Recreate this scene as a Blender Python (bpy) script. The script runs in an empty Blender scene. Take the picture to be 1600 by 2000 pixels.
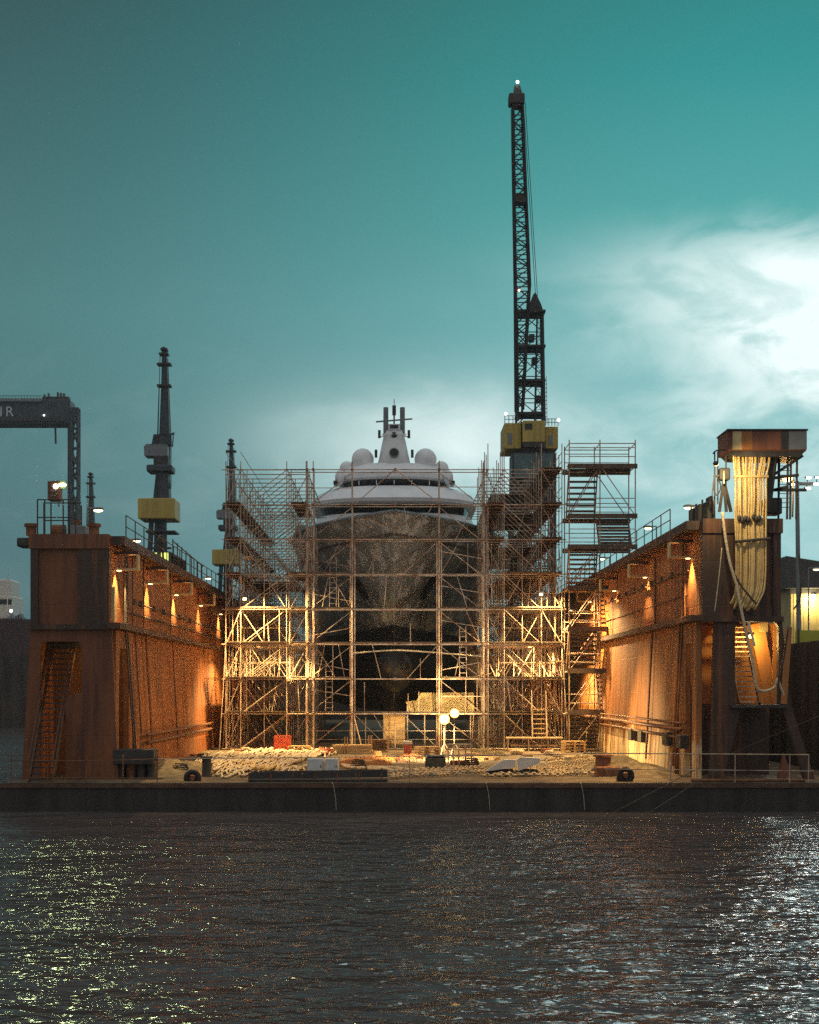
import bpy, bmesh, math, random
from mathutils import Vector, Matrix
random.seed(7)
S = bpy.context.scene
COL = S.collection
PI = math.pi
R = math.radians
F = 3000.0; U0 = 770.0; V0 = 1345.0; EYE = 4.6      # focal length in photo pixels, vanishing point, eye height
DK = 1.05                                            # deck level of the dock above the water

def P(u, v, y):
    """a point of the place seen at photo pixel (u, v), y metres away"""
    return Vector(((u - U0) * y / F, y, EYE + (V0 - v) * y / F))
def X(u, y): return (u - U0) * y / F
def Z(v, y): return EYE + (V0 - v) * y / F

# ------------------------------------------------------------------ materials
def mat(name, col, rough=.6, metal=0., var=.25, scale=3., bump=.0, col2=None, streak=False, fac=(.4, .65), emit=None, estr=0, stretch=None, bscale=None):
    m = bpy.data.materials.new(name); m.use_nodes = True
    nt = m.node_tree; N = nt.nodes; L = nt.links
    b = N['Principled BSDF']
    b.inputs['Roughness'].default_value = rough; b.inputs['Metallic'].default_value = metal
    tc = N.new('ShaderNodeTexCoord'); mp = N.new('ShaderNodeMapping')
    L.new(tc.outputs['Object'], mp.inputs['Vector'])
    if streak: mp.inputs['Scale'].default_value = (1, 1, .12)
    if stretch: mp.inputs['Scale'].default_value = stretch
    n1 = N.new('ShaderNodeTexNoise'); n1.inputs['Scale'].default_value = scale; n1.inputs['Detail'].default_value = 6
    n1.inputs['Roughness'].default_value = .65
    L.new(mp.outputs[0], n1.inputs['Vector'])
    rp = N.new('ShaderNodeValToRGB')
    rp.color_ramp.elements[0].position = fac[0]; rp.color_ramp.elements[1].position = fac[1]
    c2 = col2 or tuple(min(1, c * (1 + var)) for c in col)
    c1 = col if col2 else tuple(c * (1 - var) for c in col)
    rp.color_ramp.elements[0].color = (*c1, 1); rp.color_ramp.elements[1].color = (*c2, 1)
    L.new(n1.outputs['Fac'], rp.inputs['Fac']); L.new(rp.outputs['Color'], b.inputs['Base Color'])
    mr = N.new('ShaderNodeMapRange'); mr.inputs['To Min'].default_value = max(.05, rough - .12); mr.inputs['To Max'].default_value = min(1, rough + .12)
    L.new(n1.outputs['Fac'], mr.inputs['Value']); L.new(mr.outputs[0], b.inputs['Roughness'])
    if bump:
        bp = N.new('ShaderNodeBump'); bp.inputs['Strength'].default_value = bump; bp.inputs['Distance'].default_value = .05
        n2 = N.new('ShaderNodeTexNoise'); n2.inputs['Scale'].default_value = bscale or scale * 4; n2.inputs['Detail'].default_value = 4
        L.new(tc.outputs['Object'], n2.inputs['Vector']); L.new(n2.outputs['Fac'], bp.inputs['Height']); L.new(bp.outputs[0], b.inputs['Normal'])
    if emit:
        b.inputs['Emission Color'].default_value = (*emit, 1); b.inputs['Emission Strength'].default_value = estr
    return m

def hull_paint(name, base, pale, rust, pale_top=None):
    """painted plate of the dock walls: plates, seams, rust streaks, peeled pale paint low down"""
    m = bpy.data.materials.new(name); m.use_nodes = True
    nt = m.node_tree; N = nt.nodes; L = nt.links; b = N['Principled BSDF']
    tc = N.new('ShaderNodeTexCoord')
    def noise(sc, scl, det=6):
        mp = N.new('ShaderNodeMapping'); mp.inputs['Scale'].default_value = sc; L.new(tc.outputs['Object'], mp.inputs['Vector'])
        n = N.new('ShaderNodeTexNoise'); n.inputs['Scale'].default_value = scl; n.inputs['Detail'].default_value = det; n.inputs['Roughness'].default_value = .65
        L.new(mp.outputs[0], n.inputs['Vector']); return n.outputs['Fac']
    def ramp(f, a, c, lo, hi):
        r = N.new('ShaderNodeValToRGB'); r.color_ramp.elements[0].position = lo; r.color_ramp.elements[1].position = hi
        r.color_ramp.elements[0].color = (*a, 1); r.color_ramp.elements[1].color = (*c, 1); L.new(f, r.inputs['Fac']); return r.outputs['Color']
    def mix(f, a, c, mode='MIX'):
        x = N.new('ShaderNodeMix'); x.data_type = 'RGBA'; x.blend_type = mode
        L.new(f, x.inputs[0]) if not isinstance(f, float) else setattr(x.inputs[0], 'default_value', f)
        L.new(a, x.inputs[6]); L.new(c, x.inputs[7]) if not isinstance(c, tuple) else setattr(x.inputs[7], 'default_value', (*c, 1))
        return x.outputs[2]
    c = ramp(noise((1, 1, .25), 1.1), tuple(x * .72 for x in base), tuple(x * 1.2 for x in base), .35, .68)
    st = ramp(noise((1, 1, .06), 3.2, 8), (0, 0, 0), (1, 1, 1), .49, .62)
    c = mix(st, c, rust)
    sp = ramp(noise((1, 1, 1), 4.5, 9), (0, 0, 0), (.8, .8, .8), .62, .72)
    c = mix(sp, c, tuple(x * .4 for x in rust))
    if pale_top is not None:
        sx = N.new('ShaderNodeSeparateXYZ'); L.new(tc.outputs['Object'], sx.inputs[0])
        mr = N.new('ShaderNodeMapRange'); mr.inputs['From Min'].default_value = pale_top + .9; mr.inputs['From Max'].default_value = pale_top - .8
        mr.inputs['To Min'].default_value = -.30; mr.inputs['To Max'].default_value = .09; L.new(sx.outputs['Z'], mr.inputs['Value'])
        ad = N.new('ShaderNodeMath'); ad.operation = 'ADD'; L.new(mr.outputs[0], ad.inputs[0]); L.new(noise((1, 1, .13), 2.6, 8), ad.inputs[1])
        f = ramp(ad.outputs[0], (0, 0, 0), (1, 1, 1), .53, .60)
        c = mix(f, c, pale)
    L.new(c, b.inputs['Base Color'])
    b.inputs['Roughness'].default_value = .62
    br = N.new('ShaderNodeTexBrick'); br.inputs['Scale'].default_value = 1; br.inputs['Brick Width'].default_value = 4.6; br.inputs['Row Height'].default_value = 1.7
    br.inputs['Mortar Size'].default_value = .025; br.inputs['Mortar Smooth'].default_value = .6
    br.inputs['Color1'].default_value = br.inputs['Color2'].default_value = (1, 1, 1, 1); br.inputs['Mortar'].default_value = (0, 0, 0, 1)
    sx2 = N.new('ShaderNodeSeparateXYZ'); L.new(tc.outputs['Object'], sx2.inputs[0])
    cb = N.new('ShaderNodeCombineXYZ')
    am = N.new('ShaderNodeMath'); am.operation = 'ADD'; L.new(sx2.outputs['X'], am.inputs[0]); L.new(sx2.outputs['Y'], am.inputs[1])
    L.new(am.outputs[0], cb.inputs[0]); L.new(sx2.outputs['Z'], cb.inputs[1]); L.new(cb.outputs[0], br.inputs['Vector'])
    bp = N.new('ShaderNodeBump'); bp.inputs['Strength'].default_value = .35; bp.inputs['Distance'].default_value = .03; L.new(br.outputs['Color'], bp.inputs['Height'])
    bp2 = N.new('ShaderNodeBump'); bp2.inputs['Strength'].default_value = .35; bp2.inputs['Distance'].default_value = .08
    L.new(noise((1, 1, 1), 1.3, 5), bp2.inputs['Height']); L.new(bp.outputs[0], bp2.inputs['Normal']); L.new(bp2.outputs[0], b.inputs['Normal'])
    return m

def glow(name, col, s):
    m = bpy.data.materials.new(name); m.use_nodes = True
    b = m.node_tree.nodes['Principled BSDF']; b.inputs['Base Color'].default_value = (*[min(1, c) for c in col], 1)
    b.inputs['Emission Color'].default_value = (*col, 1); b.inputs['Emission Strength'].default_value = s
    m.cycles.emission_sampling = 'NONE'
    return m

M = {}
M['rust'] = hull_paint('dock_red_paint', (.42, .140, .030), (.62, .45, .22), (.13, .048, .016), None)
M['rust_pale'] = hull_paint('dock_red_paint_peeled', (.39, .15, .037), (.74, .57, .30), (.13, .05, .018), 2.0)
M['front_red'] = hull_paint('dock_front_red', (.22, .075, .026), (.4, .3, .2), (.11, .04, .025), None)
M['black'] = mat('black_steel', (.05, .045, .04), .6, 0, .35, 2, .1)
M['blackpaint'] = hull_paint('dock_black_paint', (.065, .038, .026), (.2, .15, .1), (.17, .065, .025), None)  # dark colour stands for unlit rust paint on the right front
M['pontoon'] = mat('pontoon_side', (.042, .037, .033), .75, 0, .4, 1.2, .2, streak=True)
M['ledge'] = mat('ledge_steel', (.11, .05, .026), .6, .0, .35, 3, .2)
M['pipe'] = mat('pipe_rusty', (.20, .085, .035), .55, .1, .35, 4, .1)
M['deck'] = mat('deck_dirt', (.16, .115, .062), .85, 0, .45, .8, .6, bscale=6)
M['dirt'] = mat('dirt_heap', (.20, .155, .085), .95, 0, .4, 2.5, .9, bscale=9)
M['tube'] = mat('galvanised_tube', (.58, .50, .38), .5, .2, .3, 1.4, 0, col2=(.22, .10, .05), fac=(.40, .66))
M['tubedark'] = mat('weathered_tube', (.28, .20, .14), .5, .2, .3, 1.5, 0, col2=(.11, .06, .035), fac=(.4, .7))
M['plank'] = mat('scaffold_board', (.11, .08, .055), .8, 0, .35, 3, .2)
M['plankpale'] = mat('pale_board', (.55, .42, .25), .75, 0, .25, 3, .2)
M['yacht'] = mat('yacht_white', (.87, .88, .88), .35, 0, .06, 1.2, 0)
M['hull'] = mat('yacht_primer', (.23, .228, .20), .7, 0, .4, .7, .2, bscale=1.0, col2=(.46, .455, .42), fac=(.52, .58))
M['bottom'] = mat('antifouling', (.022, .021, .02), .55, 0, .4, 1.5, .1)
M['glass'] = mat('dark_glass', (.015, .015, .017), .12, 0, .1, 2)
M['grey'] = mat('grey_paint', (.20, .22, .23), .5, 0, .15, 2)
M['bluegrey'] = mat('blue_grey_sheet', (.62, .68, .66), .5, 0, .14, 2)
M['crane'] = mat('crane_blue', (.05, .068, .08), .6, 0, .25, 1)
M['cranered'] = mat('crane_dark', (.045, .04, .04), .6, 0, .25, 1)
M['teal'] = mat('teal_sheet', (.11, .17, .17), .6, 0, .2, 1.5)
M['mesh'] = mat('dark_netting', (.05, .055, .052), .9, 0, .35, 3)
M['yellow'] = mat('crane_yellow', (.52, .39, .085), .55, 0, .14, 1.0, 0, streak=True)
M['rope'] = mat('pale_rope', (.66, .55, .36), .85, 0, .22, 8, .5, bscale=30)
M['hose'] = mat('cream_hose', (.70, .52, .23), .7, 0, .3, 2.5, .2, col2=(.40, .26, .10), fac=(.5, .75))
M['chain'] = mat('dusty_chain', (.50, .40, .24), .7, .1, .3, 6, .2)
M['redplastic'] = mat('red_plastic', (.62, .13, .06), .5, 0, .12, 3)
M['white'] = mat('white_sheet', (.74, .70, .60), .5, 0, .08, 2)
M['rubber'] = mat('rubber', (.022, .02, .018), .8, 0, .3, 4, .2)
M['rustbox'] = mat('rusty_box', (.24, .09, .035), .7, 0, .35, 3, .2)
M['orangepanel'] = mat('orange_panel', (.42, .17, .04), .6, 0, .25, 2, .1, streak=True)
M['brownpanel'] = mat('brown_panel', (.20, .075, .04), .65, 0, .25, 2, .1, streak=True)
M['creampanel'] = mat('cream_panel', (.66, .52, .24), .6, 0, .15, 2)
M['wood'] = mat('sawn_timber', (.56, .38, .18), .75, 0, .25, 4, .2, stretch=(.3, 3, 3))
M['log'] = mat('log_ends', (.22, .13, .06), .85, 0, .4, 5, .3)
M['maroon'] = mat('far_hull', (.085, .045, .045), .7, 0, .2, .3, .0, streak=True)
M['quay'] = mat('quay_piles', (.07, .055, .045), .8, 0, .4, 1, .4, streak=True)
M['quaytop'] = mat('quay_concrete', (.10, .095, .085), .85, 0, .3, .6, .2)
M['roof'] = mat('warehouse_roof', (.075, .070, .065), .7, 0, .2, 1)
M['cladding'] = mat('warehouse_cladding', (.56, .44, .17), .55, 0, .12, .6)
M['green'] = mat('green_fence', (.40, .46, .05), .6, 0, .15, 1)
M['g_warm'] = glow('lamp_warm', (1, .62, .22), 12)
M['g_flood'] = glow('lamp_flood', (1, .74, .34), 5)
M['g_reflector'] = glow('lamp_reflector', (1, .60, .16), 1.5)  # glowing disc that stands for the glare halo around the floodlight glass
M['g_green'] = glow('lamp_green', (.72, 1, .30), 7)
M['g_white'] = glow('lamp_white', (1, .93, .78), 7)
M['g_red'] = glow('lamp_red', (1, .42, .36), 6)
M['g_win'] = glow('window_lit', (.75, .85, .20), 1.3)
M['g_cap'] = glow('lamp_post_glass', (1, .82, .45), 5)

# ------------------------------------------------------------------ mesh helpers
class MB:
    def __init__(s): s.bm = bmesh.new()
    def box(s, x0, x1, y0, y1, z0, z1, bev=0):
        vs = [s.bm.verts.new(p) for p in ((x0, y0, z0), (x1, y0, z0), (x1, y1, z0), (x0, y1, z0), (x0, y0, z1), (x1, y0, z1), (x1, y1, z1), (x0, y1, z1))]
        fs = [s.bm.faces.new([vs[i] for i in f]) for f in ((0, 3, 2, 1), (4, 5, 6, 7), (0, 1, 5, 4), (1, 2, 6, 5), (2, 3, 7, 6), (3, 0, 4, 7))]
        if bev:
            es = set(e for f in fs for e in f.edges)
            bmesh.ops.bevel(s.bm, geom=list(es), offset=bev, segments=2, affect='EDGES', profile=.5)
        return s
    def hexa(s, b4, t4):
        vs = [s.bm.verts.new(p) for p in list(b4) + list(t4)]
        for f in ((0, 3, 2, 1), (4, 5, 6, 7), (0, 1, 5, 4), (1, 2, 6, 5), (2, 3, 7, 6), (3, 0, 4, 7)): s.bm.faces.new([vs[i] for i in f])
        return s
    def bar(s, p, q, w, h=None, up=(0, 0, 1)):
        p, q = Vector(p), Vector(q); d = (q - p).normalized(); h = h or w; up = Vector(up)
        if abs(d.dot(up)) > .98: up = Vector((0, 1, 0))
        a = d.cross(up).normalized() * w / 2; b = a.cross(d).normalized() * h / 2
        return s.hexa([p - a - b, p + a - b, p + a + b, p - a + b], [q - a - b, q + a - b, q + a + b, q - a + b])
    def tube(s, p, q, r, n=6, r2=None, caps=True):
        p, q = Vector(p), Vector(q); d = (q - p)
        if d.length < 1e-5: return s
        d.normalize(); up = Vector((0, 0, 1)) if abs(d.z) < .95 else Vector((0, 1, 0))
        a = d.cross(up).normalized(); b = d.cross(a); r2 = r if r2 is None else r2
        A = []; B = []
        for k in range(n):
            t = 2 * PI * (k + .5) / n; o = a * math.cos(t) + b * math.sin(t)
            A.append(s.bm.verts.new(p + o * r)); B.append(s.bm.verts.new(q + o * r2))
        for k in range(n): s.bm.faces.new((A[k], A[(k + 1) % n], B[(k + 1) % n], B[k]))
        if caps: s.bm.faces.new(A[::-1]); s.bm.faces.new(B)
        return s
    def path(s, pts, r, n=6, sub=4):
        pts = [Vector(p) for p in pts]
        if sub > 1 and len(pts) > 2:
            out = []
            for i in range(len(pts) - 1):
                p0 = pts[max(i - 1, 0)]; p1 = pts[i]; p2 = pts[i + 1]; p3 = pts[min(i + 2, len(pts) - 1)]
                for k in range(sub):
                    t = k / sub
                    out.append(.5 * ((2 * p1) + (p2 - p0) * t + (2 * p0 - 5 * p1 + 4 * p2 - p3) * t * t + (3 * p1 - p0 - 3 * p2 + p3) * t ** 3))
            out.append(pts[-1]); pts = out
        rings = []
        for i, p in enumerate(pts):
            d = (pts[min(i + 1, len(pts) - 1)] - pts[max(i - 1, 0)]).normalized()
            up = Vector((0, 0, 1)) if abs(d.z) < .9 else Vector((0, 1, 0))
            a = d.cross(up).normalized(); b = d.cross(a)
            rings.append([s.bm.verts.new(p + (a * math.cos(2 * PI * k / n) + b * math.sin(2 * PI * k / n)) * r) for k in range(n)])
        for A, B in zip(rings, rings[1:]):
            for k in range(n): s.bm.faces.new((A[k], A[(k + 1) % n], B[(k + 1) % n], B[k]))
        s.bm.faces.new(rings[0][::-1]); s.bm.faces.new(rings[-1])
        return s
    def prism(s, poly, y0, y1):
        """polygon in x, z extruded along y"""
        A = [s.bm.verts.new((x, y0, z)) for x, z in poly]; B = [s.bm.verts.new((x, y1, z)) for x, z in poly]; n = len(poly)
        s.bm.faces.new(A); s.bm.faces.new(B[::-1])
        for k in range(n): s.bm.faces.new((A[k], B[k], B[(k + 1) % n], A[(k + 1) % n]))
        return s
    def prismx(s, poly, x0, x1):
        """polygon in y, z extruded along x"""
        A = [s.bm.verts.new((x0, y, z)) for y, z in poly]; B = [s.bm.verts.new((x1, y, z)) for y, z in poly]; n = len(poly)
        s.bm.faces.new(A); s.bm.faces.new(B[::-1])
        for k in range(n): s.bm.faces.new((A[k], B[k], B[(k + 1) % n], A[(k + 1) % n]))
        return s
    def loft(s, rings, caps=True, closed=True):
        V = [[s.bm.verts.new(p) for p in r] for r in rings]; n = len(V[0])
        for A, B in zip(V, V[1:]):
            for k in range(n if closed else n - 1): s.bm.faces.new((A[k], A[(k + 1) % n], B[(k + 1) % n], B[k]))
        if caps: s.bm.faces.new(V[0][::-1]); s.bm.faces.new(V[-1])
        return s
    def ball(s, c, r, sx=1, sy=1, sz=1, seg=20):
        c = Vector(c)
        res = bmesh.ops.create_uvsphere(s.bm, u_segments=seg, v_segments=seg // 2, radius=r)
        for v in res['verts']: v.co = Vector((v.co.x * sx, v.co.y * sy, v.co.z * sz)) + c
        return s
    def torus(s, c, R_, r, axis='y', n=20, m=8, sx=1.):
        c = Vector(c); V = []
        for i in range(n):
            t = 2 * PI * i / n; ring = []
            for j in range(m):
                q = 2 * PI * j / m; rr = R_ + r * math.cos(q); h = r * math.sin(q)
                a, b = rr * math.cos(t) * sx, rr * math.sin(t)
                ring.append(s.bm.verts.new(c + Vector({'y': (a, h, b), 'z': (a, b, h), 'x': (h, a, b)}[axis])))
            V.append(ring)
        for i in range(n):
            A, B = V[i], V[(i + 1) % n]
            for j in range(m): s.bm.faces.new((A[j], A[(j + 1) % m], B[(j + 1) % m], B[j]))
        return s
    def build(s, name, m, parent=None, loc=(0, 0, 0), smooth=False):
        r = parent
        while r is not None and r.parent is not None: r = r.parent
        off = r.location.copy() if r is not None else Vector(loc)
        bmesh.ops.recalc_face_normals(s.bm, faces=s.bm.faces[:])
        for v in s.bm.verts: v.co -= off
        me = bpy.data.meshes.new(name); s.bm.to_mesh(me); s.bm.free()
        if smooth:
            for p in me.polygons: p.use_smooth = True
        me.materials.append(m)
        o = bpy.data.objects.new(name, me); COL.objects.link(o)
        if parent is not None: o.parent = parent
        else: o.location = off
        return o

def tag(o, label=None, cat=None, group=None, kind=None):
    if label: o['label'] = label
    if cat: o['category'] = cat
    if group: o['group'] = group
    if kind: o['kind'] = kind
    return o
def thing(name, label, cat, loc=(0, 0, 0), group=None):
    o = bpy.data.objects.new(name, None); COL.objects.link(o); o.location = loc; o.empty_display_size = .3
    bpy.context.view_layer.update()
    return tag(o, label, cat, group)
def copy_tree(o, parent=None):
    c = o.copy(); COL.objects.link(c)
    if parent is not None: c.parent = parent
    for ch in [k for k in bpy.data.objects if k.parent == o and k != c]: copy_tree(ch, c)
    return c
def lamp(kind, name, loc, power, col, parent=None, radius=.12, target=None, cone=None, blend=.5):
    d = bpy.data.lights.new(name, kind); d.energy = power; d.color = col; d.shadow_soft_size = radius
    if kind == 'SPOT': d.spot_size = R(cone); d.spot_blend = blend
    o = bpy.data.objects.new(name, d); COL.objects.link(o); loc = Vector(loc)
    if target is not None: o.rotation_euler = (Vector(target) - loc).to_track_quat('-Z', 'Y').to_euler()
    if parent is not None:
        r = parent
        while r.parent is not None: r = r.parent
        o.parent = parent; o.location = loc - r.location
    else: o.location = loc
    return o
WARM = (1, .55, .17); GOLD = (1, .66, .27)

# ------------------------------------------------------------------ water, deck, quay
def water_mat():
    m = bpy.data.materials.new('harbour_water'); m.use_nodes = True
    nt = m.node_tree; N = nt.nodes; L = nt.links; b = N['Principled BSDF']
    b.inputs['Base Color'].default_value = (.085, .072, .068, 1); b.inputs['Roughness'].default_value = .10
    b.inputs['IOR'].default_value = 1.33; b.inputs['Specular IOR Level'].default_value = .21
    tc = N.new('ShaderNodeTexCoord'); prev = None
    for sc, stx, sty, st, dist, det in ((.16, .6, 1, .8, 1.0, 2), (.9, .6, 1, 1., .28, 2), (2.6, .65, 1, 1., .155, 2)):
        mp = N.new('ShaderNodeMapping'); mp.inputs['Scale'].default_value = (stx, sty, 1); mp.inputs['Rotation'].default_value = (0, 0, .12 * sc); L.new(tc.outputs['Object'], mp.inputs['Vector'])
        n = N.new('ShaderNodeTexNoise'); n.inputs['Scale'].default_value = sc; n.inputs['Detail'].default_value = det; n.inputs['Distortion'].default_value = .8
        L.new(mp.outputs[0], n.inputs['Vector'])
        bp = N.new('ShaderNodeBump'); bp.inputs['Strength'].default_value = st; bp.inputs['Distance'].default_value = dist
        L.new(n.outputs['Fac'], bp.inputs['Height'])
        if prev: L.new(prev.outputs[0], bp.inputs['Normal'])
        prev = bp
    L.new(prev.outputs[0], b.inputs['Normal'])
    return m
M['water'] = water_mat()
w = MB(); vs = [w.bm.verts.new(p) for p in ((-900, -60, 0), (900, -60, 0), (900, 1500, 0), (-900, 1500, 0))]; w.bm.faces.new(vs)
tag(w.build('water', M['water']), kind='structure')

YF = 57.5
d = MB().prism([(-14.82, DK), (-14.72, -.6), (18.5, -.6), (18.5, DK)], YF, 175).build('dock_pontoon', M['pontoon']); tag(d, kind='structure')
dk = MB(); n = 60
dk.box(-14.6, 18.3, YF + .12, 174, DK + .004, DK + .02)
tag(dk.build('deck', M['deck']), kind='structure')
# rubbing strip along the dock edge
st = MB().box(-14.8, 18.4, YF - .07, YF, DK - .16, DK - .02)
tag(st.build('kerb_strip', M['ledge']), kind='structure')

# ------------------------------------------------------------------ wing walls
YW = 59.8
def wing(side, xi, xo, ztop, zled, name, label, mup, mlow, mfront, mdark):
    """xi, xo inner and outer face; side -1 left, +1 right"""
    s = side; t = thing(name, label, 'dock wall', ((xi + xo) / 2, YW, DK))
    def bx(mb, xa, xb, *a, **k): return mb.box(min(xa, xb), max(xa, xb), *a, **k)
    YE = 172
    # upper wall body and battered lower wall body
    bx(MB(), xi, xo, YW + .4, YE, zled, ztop).build('upper_wall', mup, t)
    low = MB(); xb = xi - s * .35; xbo = xo + s * .3
    low.hexa([(xb, YW + 4, DK), (xbo, YW + 4, DK), (xbo, YE, DK), (xb, YE, DK)], [(xi - s * .03, YW + 4, zled - .01), (xo, YW + 4, zled - .01), (xo, YE, zled - .01), (xi - s * .03, YE, zled - .01)])
    low.build('lower_wall', mlow, t)
    bx(MB(), xi - s * .5, xi, YW - .35, YE, zled - .16, zled + .06).build('ledge', M['ledge'], t)
    bx(MB(), xi - s * .55, xi, YW + .4, YE, ztop - .32, ztop + .03).build('walkway', M['blackpaint'], t)
    # front face of the upper wall: proud painted panel, dark-painted strip beside it for a recess's shade
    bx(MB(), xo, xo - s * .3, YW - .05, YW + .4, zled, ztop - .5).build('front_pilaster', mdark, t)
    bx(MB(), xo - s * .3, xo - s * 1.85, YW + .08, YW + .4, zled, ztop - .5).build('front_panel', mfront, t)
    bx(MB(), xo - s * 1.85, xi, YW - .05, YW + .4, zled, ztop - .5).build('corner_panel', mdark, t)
    bx(MB(), xo + s * .06, xi, YW - .12, YW + .4, ztop - .5, ztop + .06).build('top_beam', mfront, t)
    bx(MB(), xo + s * .08, xi - s * .1, YW - .18, YW + .4, zled - .2, zled).build('front_ledge', mdark, t)
    return t

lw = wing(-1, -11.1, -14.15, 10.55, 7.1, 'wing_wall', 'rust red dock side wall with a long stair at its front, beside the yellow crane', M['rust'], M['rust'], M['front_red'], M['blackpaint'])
rw = wing(1, 12.0, 15.05, 11.15, 7.4, 'wing_wall', 'rust orange dock side wall with peeled pale patches and black front hung with hoses', M['rust'], M['rust_pale'], M['blackpaint'], M['blackpaint'])

def arc(cx, cz, r, a0, a1, n=6):
    return [(cx + r * math.cos(a0 + (a1 - a0) * k / n), cz + r * math.sin(a0 + (a1 - a0) * k / n)) for k in range(n + 1)]
# left portal: inverted U with the stair passing through it
yl = YW
xa, xb_, xc = X(78, yl), X(128, yl), X(160, yl)
zt = Z(1253, yl); zm = Z(1352, yl)
poly = [(-14.5, DK), (-14.15, 6.9), (-11.0, 6.9), (-10.75, DK), (xb_, DK), (xb_, zm - .5), (xb_ + .15, zm - .12), (xc, zm)] + arc(xc - .25, zt - .25, .25, 0, PI / 2) + arc(xa + .25, zt - .25, .25, PI / 2, PI) + [(xa, DK)]
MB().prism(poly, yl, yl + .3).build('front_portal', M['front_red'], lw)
# inner portal side (opening toward the dock) and its back wall
p = MB()
p.prismx([(yl + .3, DK), (yl + .3, 6.9), (yl + 4, 6.9), (yl + 4, DK), (yl + 3.2, DK), (yl + 3.2, 4.6), (yl + 2.9, 6.2), (yl + 1.2, 6.2), (yl + .9, 4.6), (yl + .9, DK)], -11.1, -10.88)
p.build('inner_portal', M['rust'], lw)
MB().box(-14.2, -14.0, yl + .3, yl + 4, DK, 6.9).build('outer_plate', M['rust'], lw)
MB().box(-14, -11.1, yl + 3.8, yl + 3.98, DK, 6.9).build('back_plate', M['orangepanel'], lw)
MB().box(-14, -11.1, yl + 2.0, yl + 3.8, 6.3, 6.42).build('landing', M['black'], lw)
# right portal
yr = YW
xa, xb2 = X(1436, yr), X(1521, yr); zt = Z(1213, yr); zl = Z(1376, yr)
poly = [(X(1388, yr), DK), (X(1396, yr), 7.2), (15.1, 7.2), (15.5, zl + 1.2), (X(1590, yr), DK), (X(1560, yr), DK), (X(1528, yr), zl - .25), (X(1442, yr), zl - .25), (X(1405, yr), DK)]
hole = [(xa, zl), (xb2, zl)] + arc(xb2 - .3, zt - .3, .3, 0, PI / 2) + arc(xa + .3, zt - .3, .3, PI / 2, PI)
m_ = MB()
def ring_prism(mb, outer, inner, y0, y1):
    """polygon with a hole, extruded along y: cut open at the first vertices"""
    pl = outer + [outer[0]] + [inner[0]] + inner[1:][::-1] + [inner[0]]
    pl = outer + [outer[0], inner[0]] + list(reversed(inner))
    return pl
outer_up = [(X(1391, yr), zl), (X(1396, yr), 7.2), (15.1, 7.2), (15.5, zl)]
pl = [(X(1391, yr), zl), (X(1396, yr), 7.2), (15.1, 7.2), (15.45, zl), (xb2, zl)] + arc(xb2 - .3, zt - .3, .3, 0, PI / 2) + arc(xa + .3, zt - .3, .3, PI / 2, PI) + [(xa, zl)]
MB().prism(pl, yr, yr + .3).build('front_portal', M['blackpaint'], rw)
for a, b in (((1388, 1391), (1432, 1445)), ):
    pass
MB().prism([(X(1386, yr), DK), (X(1391, yr), zl), (X(1450, yr), zl), (X(1412, yr), DK)], yr, yr + .3).build('portal_leg', M['blackpaint'], rw)
MB().prism([(X(1572, yr), DK), (X(1527, yr), zl), (15.45, zl), (X(1592, yr), DK)], yr, yr + .3).build('portal_leg', M['blackpaint'], rw)
MB().prism([(X(1520, yr), DK), (X(1532, yr), zl - 1.9), (X(1548, yr), DK)], yr + .02, yr + .25).build('gusset', M['brownpanel'], rw)
MB().box(xa - .2, xb2 + .3, yr - .3, yr + 3.6, zl - .13, zl - .01).build('landing', M['black'], rw)
MB().box(12.1, 15.3, yr + 3.7, yr + 3.98, zl, 7.2).build('back_plate', M['orangepanel'], rw)
MB().box(12.1, 15.5, yr + 3.7, yr + 3.98, DK, zl - .01).build('lower_back_plate', M['blackpaint'], rw)
MB().prismx([(yr + .3, DK), (yr + .3, 7.2), (yr + 4, 7.2), (yr + 4, DK), (yr + 2.6, DK), (yr + 2.6, 4.6), (yr + 2.4, 6.4), (yr + 1.4, 6.4), (yr + 1.2, 4.6), (yr + 1.2, DK)], 11.82, 12.04).build('inner_portal', M['rust_pale'], rw)
# slanted plates seen through the opening
for u0, v0, u1, v1, yy, wd in ((1478, 1218, 1508, 1375, yr + 2.4, .55), (1506, 1218, 1502, 1375, yr + 2.6, .22), (1516, 1218, 1512, 1375, yr + 2.3, .2)):
    a = P(u0, v0, yy); b = P(u1, v1, yy); MB().bar(a, b, wd, .08, up=(0, 1, 0)).build('brace_plate', M['orangepanel'], rw)
MB().bar(P(1541, 1225, yr - .1), P(1531, 1375, yr - .1), .24, .05, up=(0, 1, 0)).build('side_plate', M['orangepanel'], rw)
MB().box(X(1483, yr + 2), X(1499, yr + 2), yr + 1.9, yr + 2, Z(1234, yr + 2), Z(1212, yr + 2)).build('sign_plate', M['creampanel'], rw)

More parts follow.
